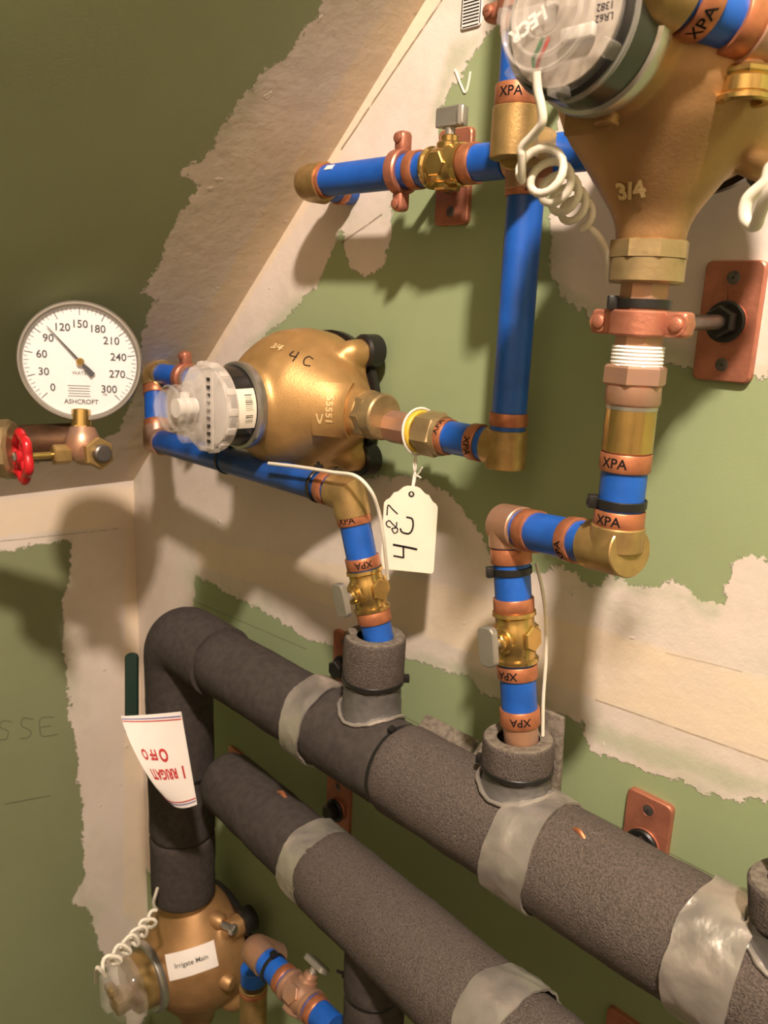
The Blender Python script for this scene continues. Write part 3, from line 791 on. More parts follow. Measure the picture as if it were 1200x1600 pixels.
cable_tie('black cable tie at the lower crimp ring of the right riser', T(969, 785), Z, RP + .0004, Vector((-.75, -.7, 0)), .0055, tail=.004)
cable_tie('black cable tie above the copper clamp under the upper meter', T(1007, 475), Z, .0150, Vector((-.75, -.7, 0)), .0055)
cc = T(1002, 505)
hanger('large copper hanger plate at the right edge with black nut and clamp on the riser', pt(1142, 503, 0), .043, .084, clamp=cc, caxis=Z, cr=.0145, text='3/8')

# ------------------------------------------------------------------ upper meter
UMC = Vector((A.x, -.135, T(1010, 385).z + .097))
um, bv, C, o, p, s, k = meter('large brown bronze water meter at the top with clear register dome', UMC, -Y, -Z, 1.06, 'bronzed', nut=(True, False), ring_r=.73)
mark(986, 298, text2d('3/4', .013, .0006), 'highlit', um, 'raised_numeral', bv, .05, .0012)
O, n = look(bv, 950, 182)
bm = BM(); rod(bm, O - n * .004, O + n * .005, .0065); box(bm, O - X * .012 + n * .0, (X, Z, n), (.030, .012, .006), .0025, 3); obj('cast_lug', bm, M['bronzed'], um)
can_c = C
obj('register_can', lathe(BM(), can_c, o, [(.066, .0370), (.100, .0360), (.102, .034)], 56), M['regblack'], um)
cap = BM(); lathe(cap, can_c, o, [(.096, .0362), (.0965, .0375), (.0985, .0375), (.100, .0340), (.1005, .0325), (.110, .0318), (.113, .0300), (.1145, .026)], 64)
for q in range(7):
    a = 2 * math.pi * q / 7 + .3; d_ = X * math.cos(a) + Z * math.sin(a)
    box(cap, can_c + d_ * .0335 + o * .1045, (d_, d_.cross(o), o), (.005, .008, .012), .0014)
cp = obj('clear_cap', cap, M['clear'], um, sharp=40)
ins = BM()
lathe(ins, can_c, o, [(.1022, .031), (.1035, .031), (.104, .028)], 48); obj('dial_plate', ins, M['tanface'], um)
for rr2 in (.0265, .020, .013):
    obj('moulded_ring', hollow(BM(), can_c + o * .1140 - X * .001, o, .0030, rr2, rr2 - .0016, 48, .0005), M['clear'], cp)
bm = BM(); box(bm, can_c + o * .118 - X * .006 - Z * .004, (X, Z, Y), (.022, .012, .008), .003, 3); lathe(bm, can_c + o * .113 + X * .010 + Z * .008, o, [(0, .009), (.010, .0085), (.012, .006)], 24); obj('sensor_block', bm, M['clear'], cp)
ib = BM(); box(ib, can_c + o * .107 + X * .012 - Z * .010, (X, Z, Y), (.018, .006, .004), .001); box(ib, can_c + o * .107 - X * .004 + Z * .012, (X, Z, Y), (.006, .016, .004), .001)
obj('sensor', ib, M['greyface'], um)
L0 = pt(829, 40, .135 + .1152); uvx = (pt(812, 55, .135 + .1152) - pt(848, 26, .135 + .1152)).normalized(); uvz = o.cross(uvx)
if uvz.z > 0: uvz = -uvz
bm = place2d(BM(), text2d('I-ECR', .0090, .0004), flat(L0 + o * .002, uvx, uvz)); obj('white_letters', bm, M['teflon'], cp, smooth=False)
bm = place2d(BM(), text2d('LR62\n1382', .0045, .0001), flat(pt(945, 18, .135 + .1155), -X, -Z)); obj('printed_letters', bm, M['ink'], cp, smooth=False)
for nm_, m_, off in (('red_wire', 'red', 0), ('green_wire', 'wiregreen', -10)):
    pts = curve([pt(858 + off, 58, .246), pt(850 + off, 78, .247), pt(843 + off, 92, .246), pt(838 + off * .3, 108, .244)])
    obj(nm_, sweep(BM(), pts, .0009, 8), M[m_], um)

# ------------------------------------------------------------------ run crossing in front of the upper meter
A = pt(968, -50, .232); B = pt(1186, 50, .155); u_ = (B - A).normalized()
T = lambda px, py: A + u_ * near(A, B, px, py)
cross = thing('pipe_run', 'short blue pipe with copper rings in the top right corner before the upper meter', 'pipe', T(1115, 12), 'blue pipe runs')
upz = (Z - u_ * u_.z).normalized()
elbow(cross, T(1058, 0), T(990, -40), T(990, -40) + Z * .03, .0175, 'brass', mitre=False, soft=.022)
pipe(cross, T(1050, -6), T(1176, 46)); ring(cross, A, B, 1086, 5, w=.012, r=.0163, text='XPA', flip=True, roll=-.4); ring(cross, A, B, 1150, 34, w=.012, r=.0168)
bm = rod(BM(), T(1163, 40), B + u_ * .02, .0180); b0 = T(1176, 46); rod(bm, b0, b0 - Z * .022, .009); obj('tee', bm, M['cfit'], cross)
bm = BM(); hexnut(bm, b0 - Z * .017, -Z, .005, .0130); rod(bm, b0 - Z * .022, b0 - Z * .030, .0120); hollow(bm, b0 - Z * .030, -Z, .004, .0135, .009, 28); obj('drain_cap', bm, M['brassb'], cross)

# ------------------------------------------------------------------ drop behind the upper register
ec = pt(804, 226, .098); A = ec + Z * .30
up_ = thing('pipe_run', 'blue pipe coming down behind the clear register into a brass elbow at top centre', 'pipe', ec, 'blue pipe runs')
T = lambda px, py: A - Z * near(A, ec, px, py) if False else A - Z * near(A, ec, px, py)
eb = rod(BM(), T(800, 168), T(803, 249), .0172, 32); obj('elbow', rod(eb, ec, ec + Y * .032, .0168, 32), M['brass'], up_); pipe(up_, ec - Z * .002 + Y * .024, ec - Z * .002 + Y * .036, .0158, 'copper', 'copper_sleeve')
pipe(up_, A, T(800, 176)); ring(up_, A, ec, 799, 150, w=.014, r=.0163, text='XPA', roll=-.35, flip=True); ring(up_, A, ec, 785, 38, w=.012)
hk = split_clamp('copper clamp on the blue pipe at the top edge of the picture', T(783, 8), Z, RP, Y)
obj('standoff_rod', rod(BM(), T(783, 8) + Y * RP, Vector((T(783, 8).x, -.001, T(783, 8).z)), .0045), M['zinc'], hk)

# ------------------------------------------------------------------ paper tag and wall label
Lp = cz + side * near(cz, cz + side, 655, 674)
kp = Lp + Vector((0, 0, -.020)); th_ = zp(643, 772, (CR.transposed() @ (kp - EYE)).z * -1 + .002)
tg = thing('paper_tag', 'cream paper tag marked 207 4C hanging by a white string', 'tag', th_)
nrm = (EYE - th_); nrm.z *= .3; nrm = (nrm.normalized() + Vector((-.1, -.12, 0))).normalized(); tv = (Z + X * .0).normalized(); tv = (tv - nrm * tv.dot(nrm)).normalized(); tu = tv.cross(nrm)
W_, H_ = .0500, .0800; cen = th_ - tv * (H_ / 2 - .0075)
outl = [(-.5, -.47), (-.47, -.5), (.47, -.5), (.5, -.47), (.5, .28), (.465, .315), (.40, .34), (.36, .375), (.325, .41), (.25, .425), (.20, .455), (.15, .485), (.08, .5), (-.08, .5), (-.15, .485), (-.20, .455), (-.25, .425), (-.325, .41), (-.36, .375), (-.40, .34), (-.465, .315), (-.5, .28)]
bm = BM(); vsq = [bm.verts.new(cen + tu * (x * W_) + tv * (y * H_)) for x, y in outl]; f = bm.faces.new(vsq)
r_ = bmesh.ops.extrude_face_region(bm, geom=[f]); bmesh.ops.translate(bm, verts=[v for v in r_['geom'] if isinstance(v, bmesh.types.BMVert)], vec=nrm * .0007)
obj('card', bm, M['cream'], tg, smooth=False)
bm = hollow(BM(), th_ + nrm * .0003, nrm, .0009, .0028, .0014, 20, .0002); obj('punched_hole', bm, M['ink'], tg)
def hand(polys, w, ox, oy):
    V, Fc = strokes2d(polys, w); return [(x + ox, y + oy) for x, y in V], Fc
wr_ = BM(); fl = flat(cen + nrm * .0010, tu, tv)
# "4C" and "207", turned a quarter turn: reading upward
place2d(wr_, strokes2d([[(-.0135, -.0265), (-.0035, -.0275)], [(-.0035, -.0275), (-.0040, -.0245), (-.0045, -.0175)]], .0017), fl)
place2d(wr_, strokes2d([[(-.0145, -.0160), (.0010, -.0175), (.0085, -.0185)]], .0021), fl)
place2d(wr_, strokes2d([[(-.0085, .0000), (-.0065, -.0035), (.0000, -.0042), (.0032, .0015), (.0022, .0095), (-.0035, .0110)]], .0017), fl)
place2d(wr_, strokes2d([[(-.0175, .0000), (-.0205, .0008), (-.0218, .0040), (-.0190, .0062), (-.0165, .0040), (-.0125, .0010), (-.0120, .0055)], [(-.0165, -.0010), (-.0140, -.0050), (-.0110, -.0035), (-.0115, .0000), (-.0165, -.0010)]], .0012), fl)
place2d(wr_, strokes2d([[(-.0215, .0110), (-.0210, .0205), (-.0165, .0170), (-.0115, .0130)]], .0013), fl)
obj('handwriting', wr_, M['ink'], tg, smooth=False)
lp = []
for q in range(25):
    a = 2 * math.pi * q / 24; lp.append(Lp + X * (.001 * math.sin(a * 2)) + (Y * math.cos(a) + Z * math.sin(a)) * .0212)
bm = sweep(BM(), lp, .0011, 8); dn = Lp - Z * .0212 - Y * .003
sweep(bm, curve([dn, dn - Z * .012 + X * .001, dn - Z * .020 - X * .001, th_ + nrm * .001]), .0009, 8); sweep(bm, curve([dn, dn - Z * .010 - X * .002, dn - Z * .020 + X * .001, th_ - nrm * .001]), .0009, 8)
sweep(bm, curve([dn - Z * .020, dn - Z * .016 + X * .005, dn - Z * .010 + X * .009]), .0008, 6); sweep(bm, curve([dn - Z * .021, dn - Z * .019 + X * .004, dn - Z * .020 + X * .008]), .0008, 6)
obj('string', bm, M['string'], tg)
O = pt(735, 0, .004); sl_ = thing('wall_label', 'small white label with black border and lines at the top edge', 'label', O)
slu, slv = X, Z
obj('card', slab(BM(), O + Y * .003, slu, slv, .023, .042, .0012, .003), M['paper'], sl_)
bm = BM()
for q in range(13): box(bm, O + Y * .0016 + slv * (-.0165 + .0026 * q), (slu, slv, Y), (.018, .0009, .0004))
for a, b_, w1, h1_ in ((-.0105, 0, .0007, .038), (.0105, 0, .0007, .038), (0, -.0195, .018, .0007)): box(bm, O + Y * .0016 + slu * a + slv * b_, (slu, slv, Y), (w1, h1_, .0004))
obj('printed_lines', bm, M['ink'], sl_, smooth=False)

# ------------------------------------------------------------------ cables
P0 = pt(838, 112, .252)
c1 = [P0, pt(840, 140, .250), pt(846, 168, .248), pt(847, 192, .246), pt(832, 212, .244), pt(816, 230, .243), pt(816, 246, .242)]
ax0, ax1 = pt(838, 252, .232), pt(908, 338, .170); ua, xa, ya = frame(ax1 - ax0); hx = []
for q in range(0, 5 * 18 + 1):
    th2 = 2 * math.pi * q / 18 + 2.8; rr3 = .0112 - .0036 * q / 90
    hx.append(ax0 + (ax1 - ax0) * (q / 90) + (xa * math.cos(th2) + ya * math.sin(th2)) * rr3)
tail_ = [pt(916, 352, .168), pt(932, 366, .162), pt(946, 388, .152), pt(951, 408, .147), pt(953, 440, .139)]
bm = sweep(BM(), curve(c1, 6)[:-2] + hx[3:] + curve(tail_, 6), .0022, 12)
tag(obj('coiled_cable', bm, M['cable'], None, org=P0), 'white coiled cable hanging from the clear register of the upper meter', 'cable', 'white cables')
pts = [pt(1230, 250, .20), pt(1205, 262, .20), pt(1196, 285, .20), pt(1168, 312, .20), pt(1164, 342, .20), pt(1180, 352, .20), pt(1188, 330, .205), pt(1205, 296, .21), pt(1240, 270, .21)]
tag(obj('coiled_cable', sweep(BM(), curve(pts, 8), .0030, 12), M['cable'], None, org=pts[2]), 'white cable loop at the right edge beside the upper meter', 'cable', 'white cables')
pts = [pt(420, 724, .128), pt(470, 730, .130), pt(520, 738, .132), pt(556, 744, .132), pt(580, 768, .125), pt(592, 800, .115), pt(599, 840, .108), pt(603, 875, .100), pt(606, 905, .092)]
tag(obj('thin_cable', sweep(BM(), curve(pts, 6), .0017, 8), M['cable'], None, org=pts[0]), 'thin white cable along the dark blue loop pipe and left riser', 'cable', 'white cables')
pts = [pt(838, 880, .080), pt(848, 925, .083), pt(853, 970, .083), pt(853, 1030, .084), pt(849, 1090, .085), pt(848, 1150, .085)]
tag(obj('thin_cable', sweep(BM(), curve(pts, 6), .0014, 8), M['cable'], None, org=pts[0]), 'thin white cable running down behind the middle riser', 'cable', 'white cables')

# ------------------------------------------------------------------ insulated header
HD = .105
ha, hb = pt(430, 1073, HD), pt(930, 1397, HD); hb.z = ha.z = (ha.z + hb.z) / 2; hu = (hb - ha).normalized()
H = lambda px, py: ha + hu * near(ha, hb, px, py)
hdr = thing('pipe_insulation', 'thick grey foam insulated header running across with silver tape bands', 'insulated pipe', H(700, 1240), 'foam insulated pipes')
s0, s1, s2, s3, s4, s5 = H(350, 1022), H(500, 1118), H(622, 1198), H(840, 1339), H(1126, 1525), H(1500, 1760)
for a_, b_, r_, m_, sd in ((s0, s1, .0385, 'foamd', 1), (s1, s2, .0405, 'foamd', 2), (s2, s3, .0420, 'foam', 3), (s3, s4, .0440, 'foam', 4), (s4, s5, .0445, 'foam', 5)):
    obj('foam_sleeve', foam(BM(), a_, b_, r_, seed=sd), M[m_], hdr)
for c_, w0, r_, sd in ((H(505, 1121), .030, .0412, 1.), (H(832, 1334), .040, .0442, 2.4), (H(1122, 1522), .042, .0450, 4.2)):
    obj('duct_tape', tape_band(BM(), c_ - hu * w0 / 2, c_ + hu * w0 / 2, r_, sd), M['duct'], hdr, sharp=60)
bm = BM(); c_ = H(690, 1240)
fa, fb_ = H(612, 1190), H(770, 1290)
for (p_, q_) in ((fa, H(690, 1240)), (H(694, 1243), fb_)):
    box(bm, (p_ + q_) / 2 + Y * .038 + Z * .027, (hu, Vector((0, .80, .60)), Vector((0, -.60, .80))), ((q_ - p_).length, .022, .006), .002)
obj('seam_flap', bm, M['foamcut'], hdr)
for c_, sd in ((H(903, 1380), 0),):
    g_ = cyl_hit(ha, hu, .0442, 905, 1300); n_ = (g_ - ha) - hu * (g_ - ha).dot(hu); n_.normalize(); w2 = hu.cross(n_)
    bm = sweep(BM(), curve([g_ - hu * .007 - w2 * .002 - n_ * .003, g_ + n_ * .0006, g_ + hu * .007 + w2 * .002 - n_ * .003], 5), .0019, 8); obj('exposed_copper', bm, M['copper'], hdr)
cable_tie('black cable tie on the seam between the two middle sleeves of the header', H(622, 1198), hu, .0392, Vector((0, -.25, 1)), .004, h=.006)
# elbow at the left end of the header and the vertical leg
vc = pt(279, 1000, .105); vlow = pt(276, 1385, .105); vlow.x = vc.x; s0c = s0
cen_ = Vector((vc.x, s0.y, s0.z + .002))
leg_ = thing('pipe_insulation', 'dark foam insulated elbow and vertical pipe at left above the lower bronze meter', 'insulated pipe', cen_, 'foam insulated pipes')
pp = fillet([s0 + hu * .004, cen_, cen_ - Z * .075], .06, 14)
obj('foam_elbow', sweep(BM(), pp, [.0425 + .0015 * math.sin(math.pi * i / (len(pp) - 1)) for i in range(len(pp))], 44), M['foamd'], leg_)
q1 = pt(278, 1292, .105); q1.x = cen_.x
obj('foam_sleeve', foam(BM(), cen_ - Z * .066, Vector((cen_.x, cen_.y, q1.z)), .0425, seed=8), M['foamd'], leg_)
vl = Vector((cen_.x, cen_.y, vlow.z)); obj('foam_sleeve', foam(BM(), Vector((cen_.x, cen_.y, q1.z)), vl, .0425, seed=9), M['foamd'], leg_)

# ------------------------------------------------------------------ foam collars where the risers leave the header
def collar(label, top_px, mid_px, bot_px, d, r, flap=False, seatR=.0445):
    a_ = pt(*top_px, d); b_ = pt(*bot_px, d); m_ = pt(*mid_px, d); u = (a_ - b_).normalized()
    t = thing('foam_collar', label, 'pipe insulation', b_, 'foam collars on the header')
    mm = b_ + u * (m_ - b_).dot(u)
    obj('foam_sleeve', foam(BM(), mm, a_, r, .0018, ri=.0178, seed=top_px[0]), M['foam'], t)
    tp = hollow(BM(), a_ - u * .001, u, .0018, r - .0012, .0172, 40, .0005); obj('cut_edge', tp, M['foamcut'], t)
    obj('foam_sleeve', foam(BM(), b_ - u * .004, mm + u * .004, r - .003, .003, ri=.0178, seed=3.), M['foam'], t)
    tb = (mm - b_).length * .93; _, xx, yy = frame(u)
    def seat(a2, rr, up):
        """where the collar at angle a2 meets the round header"""
        e = (xx * math.cos(a2) + yy * math.sin(a2)) * rr; w = b_.y + e.y + HD
        z = ha.z + math.sqrt(max(1e-6, seatR ** 2 - w * w)) + up
        return b_ + e + u * ((z - b_.z - e.z) / u.z)
    bt = BM(); rows = []
    for i in range(9):
        row = []
        for q in range(64):
            a2 = 2 * math.pi * q / 64; c, sn = math.cos(a2), math.sin(a2); f = i / 8
            wr2 = .0010 * noise.noise(Vector((c * 3 + top_px[0], sn * 3, f * 3))) + .0008 * abs(noise.noise(Vector((c * 6, sn * 6 + f * 4, d * 90))))
            lo = seat(a2, r - .001 + .0022 * (1 - f) ** 3 + wr2, -.001)
            hi = b_ + u * (tb + .003 * noise.noise(Vector((c * 2, sn * 2, top_px[0])))) + (xx * c + yy * sn) * (r - .0022 + wr2)
            row.append(bt.verts.new(lo.lerp(hi, f)))
        rows.append(row)
    for r0, r1 in zip(rows, rows[1:]):
        for q in range(64): bt.faces.new((r0[q], r0[(q + 1) % 64], r1[(q + 1) % 64], r1[q]))
    obj('tape_wrap', bt, M['ductd'], t, sharp=60)
    ts = [seat(2 * math.pi * q / 72, r + .0022 + .0016 * noise.noise(Vector((math.cos(q / 72 * 6.2832) * 3, math.sin(q / 72 * 6.2832) * 3, d * 70))), .0012) for q in range(73)]
    obj('torn_tape_edge', sweep(BM(), ts, [.0016 + .0016 * abs(noise.noise(Vector((math.cos(q / 72 * 6.2832) * 5, math.sin(q / 72 * 6.2832) * 5, d * 50)))) for q in range(73)], 8), M['duct'], t)
    if flap:
        bm = BM(); box(bm, (a_ + b_) / 2 + X * .012 + Y * .030 + u * .008, (X, Y, u), (.020, .006, .075), .002); obj('foam_flap', bm, M['foamcut'], t)
    return t, a_, b_, mm, u
t, a_, b_, mm, u = collar('grey foam collar around the middle riser with torn tape at its foot', (810, 1152), (808, 1200), (805, 1256), .099, .0285, True)
cable_tie('black cable tie round the foam collar of the middle riser', mm + u * .002, u, .0279, Vector((-.8, -.35, 0)), .0045)
t, a_, b_, mm, u = collar('grey foam collar around the left riser wrapped in grey tape', (586, 993), (583, 1062), (580, 1118), .099, .0290, seatR=.0415)
cable_tie('black cable tie round the foam collar of the left riser', mm + u * .002, u, .0284, Vector((.6, .7, 0)), .0045)
t, a_, b_, mm, u = collar('foam collar cut off by the right edge above the last tape band', (1247, 1378), (1246, 1440), (1245, 1515), .105, .0285)
obj('pipe_stub', rod(BM(), b_, a_ + u * .05, RP), M['blue'], t)

# ------------------------------------------------------------------ lower insulated pipe
la, lb_ = pt(372, 1236, .098), pt(576, 1420, .135); lu = (lb_ - la).normalized()
LL = lambda px, py: la + lu * near(la, lb_, px, py)
low = thing('pipe_insulation', 'lower grey foam insulated pipe with a closed rounded left end', 'insulated pipe', LL(576, 1420), 'foam insulated pipes')
k0, k1, k2, k3 = LL(352, 1218), LL(508, 1360), LL(806, 1627), LL(1100, 1890)
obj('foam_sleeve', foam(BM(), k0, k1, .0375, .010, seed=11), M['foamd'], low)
obj('foam_sleeve', foam(BM(), k1, k2, .0420, .006, seed=12), M['foam'], low)
obj('foam_sleeve', foam(BM(), k2, k3, .0415, .006, seed=13), M['foam'], low)
for c_, w0, r_, sd in ((LL(500, 1352), .034, .0392, 6.1), (LL(792, 1614), .036, .0425, 8.3)):
    obj('duct_tape', tape_band(BM(), c_ - lu * w0 / 2, c_ + lu * w0 / 2, r_, sd), M['duct'], low, sharp=60)
for px, py in ((441, 1241),):
    g_ = cyl_hit(la, lu, .0377, 441, 1241); n_ = (g_ - la) - lu * (g_ - la).dot(lu); n_.normalize()
    bm = sweep(BM(), curve([g_ - lu * .010 - n_ * .003, g_ + n_ * .0012, g_ + lu * .010 - n_ * .003], 5), .0026, 8); obj('exposed_copper', bm, M['copper'], low)
sa = LL(590, 1435) ; sb = sa - Z * .15
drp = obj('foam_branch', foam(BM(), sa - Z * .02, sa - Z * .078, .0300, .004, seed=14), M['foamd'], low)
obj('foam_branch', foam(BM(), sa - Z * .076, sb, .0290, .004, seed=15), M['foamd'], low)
cable_tie('black cable tie round the foam branch under the lower insulated pipe', sa - Z * .077, Z, .0285, Vector((-.8, -.3, 0)), .004, tail=.010)

# ------------------------------------------------------------------ hangers of the insulated pipes
hanger('copper hanger plate on the wall above the header at lower right', pt(1011, 1314, 0), .041, .088, clamp=Vector((pt(1011, 1314, 0).x, -.055, pt(1011, 1314, 0).z)), caxis=X, cr=.004)
hanger('copper hanger plate mostly hidden behind the foam collar of the left riser', pt(543, 1040, 0), .042, .082)
hanger('copper hanger plate in the dark gap between header and lower insulated pipe', pt(532, 1262, 0), .042, .086)
hanger('copper hanger plate in deep shadow at the bottom edge under the header', pt(978, 1650, .0), .042, .086)
hanger('copper hanger plate at the closed left end of the lower insulated pipe', pt(372, 1200, 0), .036, .060)

# ------------------------------------------------------------------ pressure gauge and needle valve
GZ = .85; G = zp(126, 565, GZ)
gn = (EYE - G).normalized(); gn = (gn + Vector((-.03, -.10, -.05))).normalized()
gup = CR @ Vector((.0, 1, 0)); gup = (gup - gn * gup.dot(gn)).normalized(); gx = gup.cross(gn)
gr = .0585
gg = thing('pressure_gauge', 'round white dial pressure gauge reading about 105', 'gauge', G - gup * .075)
obj('case', lathe(BM(), G, gn, [(-.034, .040), (-.033, .050), (-.030, .0560), (-.004, .0580), (-.0012, .0585)], 72), M['steel'], gg)
obj('bezel', lathe(BM(), G, gn, [(-.003, gr + .0005), (-.001, gr + .0022), (.004, gr + .0022), (.0065, gr + .0008), (.0065, gr - .0012), (.0045, gr - .0034), (.001, gr - .0036), (-.003, gr - .002)], 80, caps=False), M['handle'], gg)
face = obj('dial', lathe(BM(), G, gn, [(-.001, gr - .001), (.0006, gr - .001)], 80), M['dial'], gg)
bm = BM()
g2 = lambda x, y, h=.0012: G + gx * x + gup * y + gn * h
def gang(v): return math.radians(225 - 270 * v / 300)
for i in range(61):
    v = i * 5; a = gang(v); maj = i % 6 == 0; mid_ = i % 2 == 0
    r0 = gr * (.79 if maj else .845 if mid_ else .875); w0 = .0007 if maj else .0004
    d_ = gx * math.cos(a) + gup * math.sin(a); box(bm, G + d_ * ((r0 + gr * .925) / 2) + gn * .0008, (d_, gn.cross(d_), gn), (gr * .925 - r0, w0, .0004))
obj('graduations', bm, M['ink'], face, smooth=False)
bm = BM()
for v in range(0, 301, 30):
    a = gang(v); rr4 = gr * (.64 if v < 300 and v > 0 else .66)
    place2d(bm, text2d(str(v), .0108, .0001), flat(g2(rr4 * math.cos(a), rr4 * math.sin(a) + (.0 if 0 < v < 300 else .0)), gx, gup))
obj('numerals', bm, M['ink'], face, smooth=False)
bm = BM(); place2d(bm, text2d('WATER', .0050), flat(g2(0, -gr * .20), gx, gup)); place2d(bm, text2d('ASHCROFT', .0066, .0001), flat(g2(0, -gr * .70), gx, gup))
place2d(bm, text2d('PSI', .0034), flat(g2(gr * .40, -gr * .56), gx, gup))
for q in range(5): box(bm, g2(-.002, -gr * (.42 + .045 * q), .0009), (gx, gup, gn), (.022 - .002 * (q % 2), .0006, .0003))
obj('small_print', bm, M['pencil'], face, smooth=False)
a = gang(103); d_ = gx * math.cos(a) + gup * math.sin(a); sdw = gn.cross(d_)
bm = BM(); vq = [bm.verts.new(G + gn * .0035 + d_ * x + sdw * y) for x, y in ((-.018, .0030), (-.010, .0026), (.0, .0012), (.046, .0003), (.046, -.0003), (.0, -.0012), (-.010, -.0026), (-.018, -.0030))]
f = bm.faces.new(vq); r_ = bmesh.ops.extrude_face_region(bm, geom=[f]); bmesh.ops.translate(bm, verts=[v for v in r_['geom'] if isinstance(v, bmesh.types.BMVert)], vec=gn * .0006)
nd = obj('needle', bm, M['ink'], gg, smooth=False)
obj('needle_hub', lathe(BM(), G, gn, [(.001, .0040), (.005, .0040), (.0062, .0030)], 20), M['brassb'], nd)
obj('lens', lathe(BM(), G, gn, [(.0052, gr - .0030), (.0058, gr - .0032)], 72), M['glass'], gg)
zg = GZ + .012; st0 = zp(127, 640, zg); st1 = zp(127, 672, zg)
bm = rod(BM(), st0, st1, .0100); lathe(bm, st1 - (st0 - st1).normalized() * .0, (st1 - st0), [(-.004, .0115), (.004, .0115)], 6); obj('stem', bm, M['brassb'], gg)
nv = thing('needle_valve', 'brass needle valve with red handwheel under the pressure gauge', 'valve', zp(130, 700, zg))
b0 = zp(129, 668, zg); b1 = zp(129, 728, zg); bm = lathe(BM(), b0, b1 - b0, [(0, .0125), (.006, .0150), (.012, .0175), (.022, .0175), (.030, .0150), (.034, .0110)], 28)
c0_ = zp(128, 708, zg); tocam = (EYE - c0_).normalized(); rt = CR @ Vector((1, 0, 0)); dnv = CR @ Vector((0, -1, 0))
rod(bm, c0_, c0_ + rt * .018 + dnv * .001 + tocam * .018, .0125); obj('body', bm, M['cfit'], nv)
pc = c0_ + rt * .015 + tocam * .017; pd = (rt * .55 + tocam * .8 - dnv * -.05).normalized()
obj('plug', hexnut(BM(), pc, pd, .008, .0165), M['brass'], nv); obj('plug_end', lathe(BM(), pc + pd * .007, pd, [(0, .0095), (.007, .0092), (.0085, .0075)], 24), M['zinc'], nv)
wd = (-rt * .84 + tocam * .54 + dnv * .05).normalized()
bm = hexnut(BM(), c0_ + wd * .012, wd, .018, .0105); obj('bonnet', bm, M['brass'], nv)
obj('spindle', rod(BM(), c0_ + wd * .028, c0_ + wd * .063, .0036), M['brassb'], nv)
wc = c0_ + wd * .059; _, wx, wy = frame(wd, dnv); bm = BM()
rimp = [wc + (wx * math.cos(2 * math.pi * q / 60) + wy * math.sin(2 * math.pi * q / 60)) * (.0222 + .0018 * math.cos(6 * 2 * math.pi * q / 60)) for q in range(61)]
sweep(bm, rimp, .0048, 12); lathe(bm, wc, wd, [(-.004, .0075), (.0045, .0075), (.006, .006)], 20)
for q in range(3):
    a = 2 * math.pi * q / 3 + .5; d_ = wx * math.cos(a) + wy * math.sin(a); rod(bm, wc + d_ * .004, wc + d_ * .021, .0036)
hw = obj('handwheel', bm, M['red'], nv); obj('wheel_nut', hexnut(BM(), wc + wd * .005, wd, .004, .005), M['steel'], hw)
gp = thing('bronze_pipe', 'dark bronze pipe with union flange entering from the left below the gauge', 'pipe', zp(60, 690, GZ + .05))
p0, p1 = zp(-60, 697, GZ + .02), zp(122, 690, GZ + .03)
obj('pipe', lathe(BM(), p0, p1 - p0, [(0, .020), ((p1 - p0).length - .004, .020), ((p1 - p0).length, .016)], 32), mat('aged_bronze', (.16, .085, .045), .35, .7, var=.4, nscale=60), gp)
fz = zp(24, 702, GZ - .004); fd = (p1 - p0).normalized()
bm = lathe(BM(), fz - fd * .03, fd, [(0, .022), (.012, .026), (.018, .031), (.027, .031), (.030, .027)], 10); obj('union', bm, M['nut'], gp)

# ------------------------------------------------------------------ irrigation meter at bottom left
IC = Vector((cen_.x, -.088, pt(312, 1490, .088).z))
im, bv, C, o, p, s, k = meter('bronze water meter at bottom left with a handwritten white sticker', IC, -Y, Z, 1.29, 'bronzed', nut=(False, False), ring_r=.72)
tp_ = C + Z * .092 * k
obj('port_neck', rod(BM(), C + Z * .070 * k, Vector((C.x, C.y, vl.z + .004)), .024), M['bronzed'], im)
kk = k * .72; k = 1.0
obj('register_can', lathe(BM(), C, o, [(.068 * k, .040 * kk), (.098 * k, .039 * kk), (.100 * k, .036 * kk)], 40), M['brass'], im)
bm = lathe(BM(), C, o, [(.094 * k, .041 * kk), (.096 * k, .046 * kk), (.106 * k, .046 * kk), (.112 * k, .042 * kk), (.122 * k, .036 * kk), (.126 * k, .022 * kk)], 40)
box(bm, C + o * .118 * k + s * .01, (p, s, o), (.05, .022, .03), .004); obj('clear_cap', bm, M['clear'], im)
bm = BM(); box(bm, C + o * .112 * k - s * .006 - p * .006, (p, s, o), (.022, .030, .03), .004); box(bm, C + o * .125 * k + p * .012, (p, s, o), (.012, .02, .012), .003); obj('sensor_block', bm, M['nut'], im)
stk, O, n = plate_on(299, 1503, .064, .032, bv, 'paper', im, 'sticker', lift=.0010, ang=.22, up=(CR @ Vector((0, 1, 0))))
b = decal(BM(), text2d('Irrigate Main', .0085, .0001), bv, O, n, CR @ Vector((0, 1, 0)), .0016, .22); obj('handwriting', b, M['pencil'], stk, smooth=False)
bd = -o
for px, py in ((338, 1440), (352, 1535)):
    O2, n2 = look(bv, px, py)
    if O2 is None: O2, n2 = C + p * .05, X
    b_ = BM(); lathe(b_, O2 - X * .008, (X * .9 + Y * .3).normalized(), [(0, .0115), (.014, .011), (.018, .008)], 20); hd_ = (X * .9 + Y * .3).normalized()
    boss = obj('bolt_boss', b_, M['bronzed'], im)
    if py < 1500: obj('bolt', hexnut(rod(BM(), O2 + hd_ * .006, O2 + hd_ * .030, .0048), O2 + hd_ * .024, hd_, .008, .0075), M['steel'], boss)
bw = []
A0, A1 = pt(243, 1432, .20), pt(166, 1512, .30); ua, xa, ya = frame(A1 - A0)
